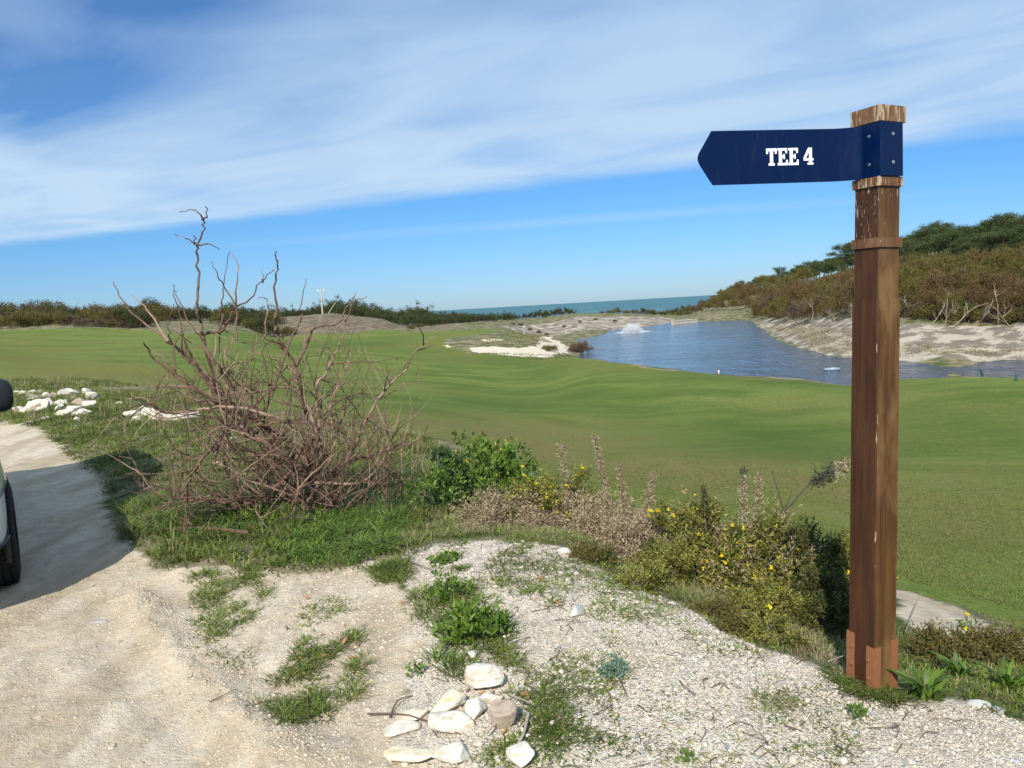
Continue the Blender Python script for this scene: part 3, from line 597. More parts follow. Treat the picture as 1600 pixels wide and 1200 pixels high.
def proto_pine(mat, seed, label, group, h=6.0, wd=2.4, n=4200):
    o = empty('pine_tree', (0, 0, 0)); tag(o, label, 'pine tree', group); r_ = random.Random(seed)
    mb = MB(); bend = r_.uniform(-.5, .5); tr = [Vector((bend*q*q*1.2, .25*math.sin(q*4+seed), -.3+h*.86*q)) for q in [k/7 for k in range(8)]]; mb.tube(tr, [.16*(1-.75*k/7) for k in range(8)], 6)
    cl = []; ft = tr[-1]
    for k in range(15):
        q = r_.uniform(.42, 1.0); b_ = tr[min(7, int(q*7))]; a = r_.uniform(0, 6.283); ln = wd*r_.uniform(.35, 1.0)*(1.25-.75*abs(q-.62)); e = b_+Vector((math.cos(a)*ln, math.sin(a)*ln, r_.uniform(.15, .9))); m_ = b_.lerp(e, .5)+Vector((0, 0, .12)); mb.tube([b_, m_, e], [.05, .035, .015], 4, False)
        cl += [e, b_.lerp(e, .72)+Vector((r_.uniform(-.3, .3), r_.uniform(-.3, .3), .25)), e+Vector((r_.uniform(-.5, .5), r_.uniform(-.5, .5), r_.uniform(-.1, .3)))]
    cl.append(ft+Vector((0, 0, .5))); cl.append(ft+Vector((.3, .2, .15)))
    mb.build('trunk', BARKP, o); cl = np.array([tuple(v) for v in cl]); i = rng.integers(0, len(cl), n); p = cl[i]+rng.normal(size=(n, 3))*np.array([.40, .40, .20]); dr = unit(rng.normal(size=(n, 3))*.7+np.array([0, 0, .7]))
    V, Fc = leafquads(p, dr, rng.uniform(.16, .34, n), rng.uniform(.05, .11, n)); mesh_obj('crown', V, Fc, mat, o); return o

class Planter:
    """places a prototype first, then copies of it"""
    def __init__(s, protos): s.p = protos; s.used = [False]*len(protos); s.k = 0
    def put(s, pos, sc, rz=None, which=None, label=None, group=None, sz=None):
        i = rng.integers(0, len(s.p)) if which is None else which
        o = s.p[i] if not s.used[i] else copy_tree(s.p[i]); s.used[i] = True
        o.location = pos; o.rotation_euler = (0, 0, rng.uniform(0, 6.28) if rz is None else rz); o.scale = (sc, sc, sc*(sz or rng.uniform(.88, 1.12)))
        if label: o['label'] = label
        if group: o['group'] = group
        s.k += 1; return o
    def done(s):
        for o, u in zip(s.p, s.used):
            if not u:
                for c in list(o.children): bpy.data.objects.remove(c)
                bpy.data.objects.remove(o)

gt = 'shrubs of the thicket above the far bank'
TL = ['rusty brown feathery shrub in the thicket on the right lake bank', 'olive tinged feathery shrub in the thicket on the right lake bank', 'greyish bare twigged shrub in the thicket on the right lake bank']
tam = Planter([proto_tamarisk(L_TAM, 1, TL[0], group=gt), proto_tamarisk(L_TAM, 2, TL[0], group=gt, wd=2.2), proto_tamarisk(L_TAM2, 3, TL[1], group=gt), proto_tamarisk(L_TAM2, 4, TL[1], group=gt, h=3.0), proto_tamarisk(L_TAM3, 5, TL[2], group=gt, h=2.9)])
BX = [1175, 1190, 1220, 1250, 1330, 1420, 1600, 1800]; BD = [150, 128, 104, 88, 72.5, 64, 56.5, 52]
def bankd(px): return float(np.interp(px, BX, BD))
for row, off in enumerate((-1.2, 3.0, 7.5, 12.5, 18.0, 25.0)):
    px = 1182 + row*3
    while px < 1760:
        d = bankd(px)+off*(1 if px > 1300 else 1.25)+rng.uniform(-1.3, 1.3); step = 1.75*1202/d*rng.uniform(.8, 1.25)
        wt = [.34, .22, .18, .10, .16] if row < 2 else ([.3, .2, .25, .2, .05] if px < 1400 else [.12, .1, .4, .36, .02])
        tam.put(G(px, d)-Vector((0, 0, .1)), rng.uniform(.55, 1.0)*(.92 if px > 1350 else 1)*(.62 if px < 1215 and row < 2 else 1)*(1.0 if row else .85), which=int(rng.choice(5, p=wt))); px += step
# the long low tail of the hill towards the sea
for (px, d, s_) in [(1092, 178, .45), (1100, 185, .6), (1108, 176, .6), (1118, 180, .75), (1127, 172, .7), (1137, 180, .85), (1147, 168, .7), (1158, 176, .9), (1168, 165, .75), (1176, 158, .7), (1110, 198, .8), (1122, 205, .8), (1134, 200, .9), (1146, 195, .9), (1158, 197, 1), (1170, 190, 1.0), (1183, 182, 1.), (1197, 175, 1), (1210, 170, 1.), (1185, 150, .7), (1200, 150, .8),
                    (1130, 225, .9), (1145, 220, .9), (1160, 218, 1), (1176, 212, 1), (1192, 205, 1), (1208, 198, 1), (1224, 190, 1), (1240, 180, 1), (1256, 172, 1), (1225, 160, .9), (1242, 150, .9), (1215, 135, .8), (1232, 125, .8)]:
    tam.put(G(px, d), s_*rng.uniform(.85, 1.1), which=int(rng.choice(5, p=[.4, .2, .2, .1, .1])))
tam.done()
gp = 'pines along the ridge beyond the lake'; PLb = ['dark green windswept pine on the ridge beyond the lake', 'tall dark pine with flat top on the ridge beyond the lake']
pine = Planter([proto_pine(L_PINE, s_, PLb[s_ % 2], gp, h=5.2+.5*(s_ % 3), wd=2.0+.3*(s_ % 2)) for s_ in range(5)])
for px, d, s_ in [(1108, 238, .5), (1118, 236, .6), (1128, 236, .65), (1140, 235, .8), (1150, 233, .85), (1160, 236, .75), (1172, 230, .7), (1184, 228, .7), (1196, 226, .75), (1207, 222, .7), (1218, 218, .8), (1230, 212, .85), (1241, 206, .9), (1252, 200, .9), (1264, 196, .95), (1276, 190, .9), (1288, 186, .95), (1300, 180, .95), (1312, 174, .95), (1324, 168, .9), (1336, 164, .9),
                   (1235, 190, .8), (1255, 182, .8), (1275, 174, .8), (1295, 166, .8), (1315, 160, .8), (1345, 150, .9), (1358, 150, .85), (1372, 146, .85), (1386, 144, .9), (1400, 140, .9), (1413, 136, .85), (1425, 138, .8), (1440, 132, .85), (1456, 130, .9), (1468, 134, .95), (1480, 126, .85), (1495, 130, .9), (1505, 122, 1.0), (1520, 126, 1.05), (1535, 118, 1.05), (1548, 120, 1.1), (1560, 114, 1.1), (1575, 118, 1.15), (1590, 112, 1.15), (1606, 114, 1.2), (1622, 110, 1.2), (1650, 112, 1.2), (1680, 110, 1.2),
                   (1410, 118, .8), (1430, 115, .8), (1450, 112, .8), (1470, 108, .85), (1490, 106, .85), (1512, 104, .9), (1530, 102, .9), (1552, 100, .9), (1570, 98, .9), (1592, 98, .95), (1612, 96, .95)]:
    pine.put(G(px, d), s_*rng.uniform(.72, 1.12)*(.88 if px > 1480 else 1.05))
gs = 'scrub bushes on the rise at the left'
scr = Planter([proto_bush('scrub_bush', L_SCRUB, 11, 'low olive scrub bush on the rise behind the left fairway', gs), proto_bush('scrub_bush', L_DARK, 12, 'dark green scrub bush on the rise behind the left fairway', gs), proto_bush('scrub_bush', L_SCRUB, 13, 'low olive scrub bush on the rise behind the left fairway', gs, 1.2, 1.5), proto_bush('scrub_bush', L_TAM3, 14, 'brown dry scrub bush on the rise behind the left fairway', gs, 1.2, 1.3)])
for row, d in enumerate((97, 101, 105, 110, 115)):
    for px in np.arange(-60, 228+row*8, 17):
        q = px+rng.uniform(-7, 7); scr.put(G(q, d+rng.uniform(-2, 2)), rng.uniform(.7, 1.25)*(1.1 if row == 4 else .9), which=int(rng.choice(4, p=[.4, .2, .22, .18])))
for px in np.arange(225, 432, 9): scr.put(G(px+rng.uniform(-3, 3), rng.uniform(112, 128)), rng.uniform(.7, 1.35), which=int(rng.choice(4, p=[.25, .45, .2, .1])))
for px, d, s_ in [(205, 98, 1.2), (215, 96, 1.1), (196, 102, 1.3), (390, 98, .8), (405, 97, 1.0), (418, 96, .9), (398, 101, 1.1), (380, 102, .9), (360, 104, .9), (340, 106, .8), (446, 100, .7), (452, 99, .55)]: scr.put(G(px, d), s_, which=1 if s_ > .85 else 0)
for px, d, s_ in [(655, 123, .5), (640, 118, .4), (905, 77, .75), (899, 76.5, .6), (893, 76, .45), (858, 70, .42), (850, 71, .3)]: scr.put(G(px, d), s_, which=3 if px > 890 else 2, label='brown dry bush on the sand point beside the lake' if px > 890 else 'small low bush beside the bunkers and heath mound', group='small bushes by the bunkers')
gd = 'dark trees beyond the left fairway'
dk = Planter([proto_bush('evergreen_tree', L_DARK, 21, 'dark evergreen tree in the belt beyond the left fairway', gd, 4.4, 2.6, 3600, (.2, .42), 'tree'), proto_bush('evergreen_tree', L_DARK, 22, 'dark evergreen tree in the belt beyond the left fairway', gd, 3.8, 3.0, 3600, (.2, .42), 'tree'), proto_bush('evergreen_tree', L_PINE, 23, 'green rounded tree in the belt beyond the left fairway', gd, 4.4, 2.4, 3600, (.2, .42), 'tree')])
def topz(px):  # photo-traced top line of the tree belt
    return float(np.interp(px, [230, 300, 350, 420, 480, 510, 540, 560, 590, 620, 640, 660, 680, 700, 730, 760, 800], [489, 483, 486, 481, 482, 471, 469, 471, 478, 484, 476, 480, 488, 484, 488, 493, 492]))
for row, (d, k_) in enumerate(((150, .62), (163, .85), (178, 1.0))):
    px = 228 if row else 535
    while px < 800:
        if row == 0 and px > 770: break
        g = G(px, d+rng.uniform(-5, 5)); top = aty(px, topz(px), g.y)[2]; hh = max(1.6, (top-g.z)*k_*rng.uniform(.88, 1.05)); dk.put(g, hh/4.4, sz=1.0); px += rng.uniform(10, 16)
gu = 'shrubs on the dunes by the sea'
for px, d, s_ in [(795, 190, .5), (806, 186, .55), (818, 190, .6), (830, 188, .7), (842, 190, .85), (852, 188, .8), (862, 190, .8), (872, 189, .9), (884, 190, .75), (893, 192, .55), (850, 175, .4), (940, 200, .5), (952, 200, .6), (964, 198, .7), (978, 200, .6), (990, 198, .5), (1004, 200, .75), (1016, 198, .8), (1030, 205, .6), (1044, 205, .85), (1056, 205, .9), (1068, 200, 1.), (1078, 198, 1.1), (1088, 195, 1.15), (1098, 210, 1.1), (1060, 192, .7), (1074, 188, .6), (1020, 190, .5), (1035, 195, .6)]:
    w_ = int(rng.integers(0, 4)) if px > 900 else 1; scr.put(G(px, d), s_*rng.uniform(.9, 1.2)*1.05, which=w_, label=['low olive bush on the dunes between lake and sea', 'dark green bush on the dunes between lake and sea', 'low olive bush on the dunes between lake and sea', 'brown dry bush on the dunes between lake and sea'][w_], group=gu)
for px, d, s_ in [(800, 138, .35), (812, 140, .4), (826, 128, .3), (840, 124, .35), (852, 122, .3), (880, 135, .3), (905, 140, .25), (930, 150, .3), (960, 150, .3), (700, 150, .3)]:
    scr.put(G(px, d), s_, which=3, label='tiny dry bush on the pale sand beyond the bunkers', group='tiny bushes on the sand')
for px in np.arange(1232, 1640, 6.5):
    q = px+rng.uniform(-4, 4); d = float(np.interp(q, [1232, 1300, 1360, 1430, 1500, 1640], [214, 186, 156, 136, 124, 114]))+rng.uniform(-4, 10); pine.put(G(q, d), rng.uniform(.55, .85))
for px in np.arange(1350, 1640, 7.5):
    q = px+rng.uniform(-4, 4); scr.put(G(q, bankd(q)-rng.uniform(.5, 3.0)), rng.uniform(.35, .8), which=int(rng.choice([0, 1, 3])), label='low dark bush on the pale bank below the far thicket', group='low bushes at the foot of the thicket')
dk.done(); scr.done(); pine.done()
# ------------------------------------------------------------------ golf course furniture, lake things
POLEW = pm('weathered pole', (.50, .46, .38), .8, 0, .2, .2, 3)
g_ = G(503, 128); o = empty('utility_pole', g_); tag(o, 'pale wooden pole with a short crossarm on the heath mound', 'pole')
mb = MB(); mb.tube([(0, 0, -.5), (.03, 0, 2), (.06, 0, 4.2)], [.13, .11, .09], 8); mb.build('pole', POLEW, o)
mb = MB(); mb.box(-.62, .62, .09, .19, 3.7, 3.83); mb.build('crossarm', POLEW, o)
for x_ in (-.5, 0, .5):
    mb = MB(); mb.tube([(x_, .14, 3.83), (x_, .14, 3.93), (x_, .14, 4.05)], [.05, .08, .03], 8); mb.build('insulator', WHITE, o)
mb = MB(); mb.tube([(0, 0, 0), (.9, .1, 1.2), (1.35, .1, 1.75)], [.05, .045, .03], 5); l_ = mb.build('leaning_stake', POLEW); l_.location = G(512, 127); tag(l_, 'thin grey stake leaning beside the pale pole on the mound', 'stake')
PINK = pm('pink paint', (.75, .25, .25), .5); GREENP = pm('dark green paint', (.03, .09, .08), .5); GREYP = pm('grey paint', (.22, .24, .23), .6)
o = empty('marker_stake', G(1120, 42.2)); tag(o, 'small pink and white stake at the lake edge of the fairway', 'stake')
mb = MB(); mb.tube([(0, 0, -.1), (0, 0, .24)], [.045, .045], 8); mb.build('stake_body', PINK, o); mb = MB(); mb.tube([(0, 0, .241), (0, 0, .34)], [.045, .038], 8); mb.build('stake_top', WHITE, o)
o = empty('grey_bollard', G(817, 97)); tag(o, 'slim grey post standing at the edge of the green', 'post')
mb = MB(); mb.box(-.12, .12, -.12, .12, -.2, .95); mb.build('shaft', GREYP, o); mb = MB(); mb.box(-.14, .14, -.14, .14, .952, 1.02); mb.build('cap', WHITE, o)
o = empty('club_stand', G(1531, 33.0)); tag(o, 'small dark green folding stand on the fairway by the water', 'stand')
for a, bb in (((-.13, 0, -.03), (0, 0, .40)), ((.13, .05, -.03), (0, 0, .40)), ((.16, -.12, -.03), (.03, 0, .36))):
    mb = MB(); mb.tube([a, bb], [.022, .022], 6); mb.build('leg', GREENP, o)
mb = MB(); mb.box(.06, .15, -.02, .02, .02, .30); mb.build('panel', GREENP, o)
o = empty('fairway_peg', G(1589, 28.5)); tag(o, 'thin dark green peg standing in the fairway at the right edge', 'peg')
mb = MB(); mb.tube([(0, 0, -.1), (0, 0, .26), (0, 0, .3)], [.035, .035, .02], 8); mb.build('peg_body', GREENP, o); mb = MB(); mb.box(-.07, .07, -.015, .015, .05, .09); mb.build('foot_plate', GREENP, o)
# dinghy-like raft
p = aty(1300, 578, 43.5); dd = (WZ-1.6)/ray(1300, 578)[2]*ray(1300, 578); RB = pm('grey rubber', (.25, .30, .36), .5)
o = empty('raft', (dd[0], dd[1], WZ)); tag(o, 'small flat grey raft floating near the fairway bank', 'raft')
mb = MB(); ring = [Vector((math.cos(a)*.45, math.sin(a)*.26, .05)) for a in np.linspace(0, 2*math.pi, 21)]; mb.tube(ring, .07, 8, False); mb.build('tube_rim', RB, o)
mb = MB(); mb.box(-.38, .38, -.2, .2, -.01, .03); mb.build('deck', GREENP, o); mb = MB(); mb.cyl((0, 0, .03), (0, 0, 1), .07, .1, 10); mb.build('float_cap', WHITE, o)
# fountain
dd = (WZ-1.6)/ray(988, 519)[2]*ray(988, 519); o = empty('fountain', (dd[0], dd[1], WZ)); tag(o, 'low white fountain spray churning in the middle of the lake', 'fountain')
mb = MB(); mb.cyl((0, 0, -.1), (0, 0, 1), .5, .22, 20); mb.build('float', GREYP, o)
n = 9000; a = rng.uniform(0, 6.283, n); q = rng.uniform(0, 1, n); v = rng.uniform(.35, 1, n); rr = q*1.9*v; zz = 1.55*v*(1-(2*q-.75)**2/1.6)*.95; zz = np.clip(zz, .02, 2)*rng.uniform(.4, 1, n)
p = np.stack([np.cos(a)*rr, np.sin(a)*rr, zz], 1)+rng.normal(size=(n, 3))*.05; p[:, 2] = np.maximum(p[:, 2], .01); SPR = leafmat('white water', [(.8, .82, .84), (.9, .9, .9)], .3, .4, .5)
V_, F_ = leafquads(p, unit(rng.normal(size=(n, 3))), rng.uniform(.05, .14, n), rng.uniform(.03, .08, n)); tag(mesh_obj('spray', V_, F_, SPR, o), kind='stuff')
n = 1500; a = rng.uniform(0, 6.283, n); r2 = 1.7+np.abs(rng.normal(size=n))*.5; p = np.stack([np.cos(a)*r2, np.sin(a)*r2, np.full(n, .012)], 1); dr = unit(np.stack([rng.normal(size=n), rng.normal(size=n), np.zeros(n)+.02], 1))
V_, F_ = leafquads(p, dr, rng.uniform(.1, .25, n), rng.uniform(.04, .1, n)); tag(mesh_obj('foam', V_, F_, SPR, o), kind='stuff')
# concrete sill at the far end of the lake
CONC = pm('pale concrete', (.50, .46, .38), .9, 0, .1, .2, 1.5); q0 = atz(1052, 507, WZ); q1 = atz(1090, 503.5, WZ)
mb = MB(); a = Vector((q0[0], q0[1], 0)); c_ = Vector((q1[0], q1[1], 0)); dv = (c_-a).normalized(); nv = Vector((-dv.y, dv.x, 0))
def wl(s, z, t_): p_ = a+dv*s+nv*t_; return (p_.x, p_.y, z)
Lw = (c_-a).length; mb.prism([(0, -4.2), (Lw, -4.2), (Lw, -2.9), (0, -2.9)], lambda s, z, t_: wl(s, z, t_), 0, .5); mb.prism([(-.1, -2.9), (Lw+.1, -2.9), (Lw+.1, -2.75), (-.1, -2.75)], lambda s, z, t_: wl(s, z, t_), -.06, .56)
tag(mb.build('concrete_wall', CONC), 'low pale concrete wall at the far end of the lake', 'wall')
# sagging line across the inlet on the right
mb = MB(); e0 = aty(1412, 571, 50); e1 = aty(1545, 556, 56); mb.tube([tuple(e0+(e1-e0)*k/10-np.array([0, 0, .5*math.sin(math.pi*k/10)*.4])) for k in range(11)], .022, 4, False)
tag(mb.build('rope', pm('rope', (.4, .37, .3), .9)), 'thin pale rope sagging over the dark water at right', 'rope')
# bleached dead branches on the right bank
r_ = random.Random(5)
def deadbranch(name, pos, L, seed, label, group, mat=BARKG, rad=.05):
    rr = random.Random(seed); mb = MB()
    def grow(p, d, l, r, lv):
        pts = [p]; m = 5
        for k in range(m): d = (d+Vector((rr.uniform(-.35, .35), rr.uniform(-.35, .35), rr.uniform(-.2, .3)))).normalized(); pts.append(pts[-1]+d*l/m)
        mb.tube(pts, [r*(1-.8*k/m) for k in range(m+1)], 5, False)
        if lv:
            for _ in range(3): grow(pts[rr.randint(1, 4)], (d+Vector((rr.uniform(-1, 1), rr.uniform(-1, 1), rr.uniform(-.3, .8)))).normalized(), l*rr.uniform(.35, .6), r*.5, lv-1)
    grow(Vector((0, 0, -.1)), Vector((rr.uniform(-.8, .8), -.3, .7)).normalized(), L, rad, 2); o = mb.build(name, mat); o.location = pos; tag(o, label, 'branch', group); return o
for k, (px, d) in enumerate([(1486, 57), (1497, 57.5), (1518, 57), (1535, 56), (1582, 53), (1590, 54), (1455, 59), (1440, 61), (1420, 62), (1300, 74), (1265, 80), (1560, 55), (1476, 58)]):
    deadbranch('dead_branch', G(px, d), rng.uniform(1.6, 2.8), k, 'bleached dead branch lying at the foot of the far thicket', 'bleached branches under the thicket')

# ------------------------------------------------------------------ big dead shrub
DW, t, b = newmat('dead shrub bark'); co = t.add('ShaderNodeTexCoord').outputs['Object']; n_ = t.noise(co, 5, 4, .6); n2_ = t.noise(co, 60, 4, .6)
g = t.add('ShaderNodeNewGeometry').outputs['Random Per Island']; c = t.mix(n_, (.075, .042, .030), (.22, .145, .10)); c = t.mix(t.smooth(g, .55, .95, 0, .75), c, (.38, .27, .19)); c = t.mix(t.smooth(g, .0, .3, .55, 0), c, (.12, .05, .035)); c = t.mix(t.smooth(n2_, .5, .7, 0, .5), c, (.05, .035, .028))
t.l.new(c, b.inputs['Base Color']); b.inputs['Roughness'].default_value = .8; b.inputs['Specular IOR Level'].default_value = .2
bn = t.add('ShaderNodeBump', {'Height': n2_, 'Strength': .5, 'Distance': .004}); t.l.new(bn.outputs[0], b.inputs['Normal'])
BD0 = 6.35; root = GH(502, 792); shrub = empty('dead_shrub', root); tag(shrub, 'large leafless brown shrub with tangled twisting branches on the verge', 'shrub')
def cp_(cx, cy, dy=0.0): return Vector(aty(150+cx/2.909, 310+cy/2.909, BD0+dy))-root
BR = [  # (depth offset start, end, radius, points from thick end to tip)
 (-.05, .1, .016, [(840, 1190), (820, 1100), (700, 960), (620, 860), (560, 780), (505, 700), (488, 655), (478, 590), (457, 500), (465, 400), (457, 280), (462, 212), (485, 150), (490, 98), (508, 75), (500, 35)]),
 (.1, .15, .006, [(490, 98), (450, 52), (388, 66)]), (.1, .05, .006, [(462, 214), (410, 180), (370, 165)]), (.1, .2, .006, [(466, 216), (520, 208), (566, 233)]), (.1, .1, .005, [(455, 214), (450, 185), (447, 172)]),
 (.0, -.1, .016, [(960, 1300), (960, 1190), (950, 1000), (930, 880), (910, 780), (868, 700), (820, 620), (820, 520), (812, 400), (824, 300), (815, 262), (820, 235)]),
 (.1, .5, .020, [(1000, 1260), (900, 1120), (780, 1040), (680, 990), (560, 900), (480, 780), (400, 705), (330, 650), (270, 600), (190, 545), (120, 465), (82, 378)]),
 (-.1, -.35, .022, [(1010, 1290), (860, 1180), (740, 1090), (640, 1000), (550, 930), (450, 870), (330, 780), (255, 720), (222, 655)]),
 (.2, .1, .012, [(560, 900), (490, 640), (560, 610), (610, 550), (632, 498), (700, 460), (750, 380), (812, 325)]), (.1, .15, .006, [(752, 378), (760, 350), (748, 322)]),
 (.05, .1, .008, [(640, 640), (632, 490), (580, 400), (548, 340), (530, 290)]), (.1, 0, .007, [(632, 490), (645, 335), (612, 240)]), (.2, .15, .007, [(560, 700), (575, 470), (582, 380), (602, 242)]),
 (-.1, .2, .009, [(800, 900), (880, 650), (930, 560), (935, 480), (952, 362)]),
 (.0, .1, .012, [(900, 780), (960, 660), (1000, 580), (1090, 575), (1130, 520), (1152, 480), (1230, 445)]), (.1, .1, .006, [(1150, 482), (1170, 450), (1182, 428)]),
 (.2, -.1, .013, [(1100, 1260), (1180, 1120), (1230, 1000), (1330, 850), (1400, 790), (1440, 710), (1530, 632)]),
 (-.1, .1, .014, [(1000, 1200), (1010, 1000), (1000, 860), (1040, 800), (1070, 740), (1110, 660), (1135, 560)]), (.1, .2, .006, [(1135, 560), (1160, 500), (1185, 430)]),
 (-.2, -.5, .013, [(900, 1030), (760, 980), (600, 945), (460, 965), (340, 975), (270, 950), (220, 905), (140, 915)]),
 (-.1, .1, .017, [(1000, 1240), (1020, 1120), (985, 1020), (955, 930), (880, 860), (740, 880), (640, 880), (540, 900)]),
 (-.2, -.3, .013, [(1000, 1180), (900, 1020), (830, 1015), (740, 1030), (640, 960), (560, 930), (490, 900)]),
 (-.25, -.5, .015, [(1000, 1260), (960, 1230), (860, 1190), (780, 1120), (700, 1080), (610, 1030), (520, 1060)]),
 (-.2, -.9, .017, [(900, 1180), (640, 1040), (560, 1100), (500, 1160), (440, 1250), (390, 1330), (310, 1420)]),
 (-.1, -.4, .012, [(1060, 1250), (1150, 1190), (1260, 1170), (1380, 1130), (1470, 1090), (1520, 1010)]),
 (-.1, -.2, .010, [(1040, 1240), (1090, 1100), (1060, 960), (1100, 850), (1150, 740), (1155, 690)]),
 (0, .2, .010, [(700, 1080), (600, 1000), (600, 800), (585, 690), (620, 640), (560, 560)]),
 (.1, .3, .010, [(620, 1010), (520, 860), (440, 720), (400, 640), (380, 520), (355, 440), (352, 390)]), (.2, .3, .008, [(440, 760), (345, 660), (330, 590), (355, 480)]), (.2, .4, .007, [(480, 640), (420, 560), (370, 450), (360, 420)]),
 (.1, .6, .008, [(330, 650), (240, 520), (200, 475), (160, 436)]), (.0, -.2, .009, [(720, 1100), (790, 900), (760, 700), (800, 640)]), (.1, .0, .007, [(760, 640), (780, 500), (770, 455), (738, 452)]),
 (-.3, -.6, .013, [(1010, 1300), (950, 1390), (920, 1280), (880, 1180), (800, 1130)]), (-.3, -.5, .012, [(960, 1400), (1040, 1420), (1100, 1330), (1140, 1230), (1150, 1100)]),
 (-.2, -.7, .014, [(900, 1230), (800, 1330), (700, 1360), (560, 1380), (470, 1350)]), (-.25, -.4, .010, [(1000, 1290), (1200, 1290), (1300, 1200), (1350, 1080), (1390, 920)]),
]
mb = MB(); srng = random.Random(11); tips = []
def smoothpts(P, sub=4):
    out = []
    for i in range(len(P)-1):
        a0 = P[max(i-1, 0)]; a1 = P[i]; a2 = P[i+1]; a3 = P[min(i+2, len(P)-1)]
        for k in range(sub):
            q = k/sub; out.append(.5*((2*a1)+(a2-a0)*q+(2*a0-5*a1+4*a2-a3)*q*q+(3*a1-a0-3*a2+a3)*q**3))
    out.append(P[-1]); return out
def twig(p, d, L, r, lv, up=.25):
    xl = srng.uniform(-1.75, -1.2); xr = srng.uniform(.65, 1.05); zt = srng.uniform(1.05, 1.55)
    m = max(4, int(L/.07)); pts = [p]; d = d.normalized()
    ax = Vector((srng.uniform(-1, 1), srng.uniform(-1, 1), srng.uniform(-1, 1)))
    for k in range(m):
        d = (d + ax.cross(d)*.16 + Vector((srng.gauss(0, .16), srng.gauss(0, .16), srng.gauss(0, .13)+up*.22))).normalized()
        if pts[-1].x < xl or pts[-1].x > xr or pts[-1].z > zt: break
        pts.append(pts[-1]+d*L/m)
    m = len(pts)-1
    if m < 2: return
    mb.tube(pts, [max(.0016, r*(1-.82*k/m)) for k in range(m+1)], 5, False)
    if lv > 0:
        for _ in range(srng.randint(1, 3)):
            k = srng.randint(1, m-1); dd_ = (pts[k+1]-pts[k]).normalized(); dd_ = (dd_+Vector((srng.gauss(0, .7), srng.gauss(0, .7), srng.gauss(.15, .5)))).normalized(); twig(pts[k], dd_, L*srng.uniform(.35, .65), r*.55, lv-1, up)
for d0, d1, r, P in BR:
    m = len(P); pp = [cp_(x_, y_, d0+(d1-d0)*i/(m-1)+.05*math.sin(i*1.7+len(P))) for i, (x_, y_) in enumerate(P)]; pp = smoothpts(pp)
    pp = [q+Vector((srng.gauss(0, .0045), srng.gauss(0, .015), srng.gauss(0, .0045))) for q in pp]; m = len(pp); mb.tube(pp, [max(.0030, 1.35*r*(1-.83*(k/(m-1))**.9)) for k in range(m)], 7, False)
    for k in range(3, m-2):
        if srng.random() < (.68 if r > .009 else .14) and pp[k].z < 1.6-root.z:
            dd_ = (pp[k+1]-pp[k]).normalized(); dd_ = (dd_+Vector((srng.gauss(0, .8), srng.gauss(0, .8), srng.gauss(.2, .5)))).normalized(); twig(pp[k], dd_, srng.uniform(.2, .85), max(.003, r*.5), 1)
mb.build('branch', DW, shrub)['kind'] = 'stuff'
mb = MB()
for i in range(58):   # many stems fanning out of the root
    a = srng.uniform(0, 6.283); el_ = R(srng.uniform(10, 65)); lean = Vector((-.28, -.1, 0)); d = Vector((math.cos(a)*math.cos(el_), math.sin(a)*.75*math.cos(el_), math.sin(el_)))+lean
    p = Vector((srng.gauss(-.2, .32), srng.gauss(0, .2), -.03)); twig(p, d, srng.uniform(.6, 1.4)*(1.15 if d.x < 0 else .8), srng.uniform(.006, .015), 2, .30)
mb.build('stem', DW, shrub)['kind'] = 'stuff'
mb = MB()
for i in range(60):    # thin reddish upright shoots on the right flank
    bx = srng.uniform(-.1, .95); p = Vector((bx, srng.gauss(0, .22), -.05)); twig(p, Vector((srng.gauss(.12, .22), srng.gauss(0, .2), 1)), srng.uniform(.45, 1.05)*(1.15-.45*abs(bx-.35)), srng.uniform(.003, .006), 1, .5)
for i in range(20):
    bx = srng.uniform(-1.5, -.1); p = Vector((bx, srng.gauss(0, .3), .02)); twig(p, Vector((srng.gauss(-.1, .4), srng.gauss(0, .3), 1)), srng.uniform(.3, .75), srng.uniform(.0025, .005), 1, .2)
mb.build('shoot', DW, shrub)['kind'] = 'stuff'

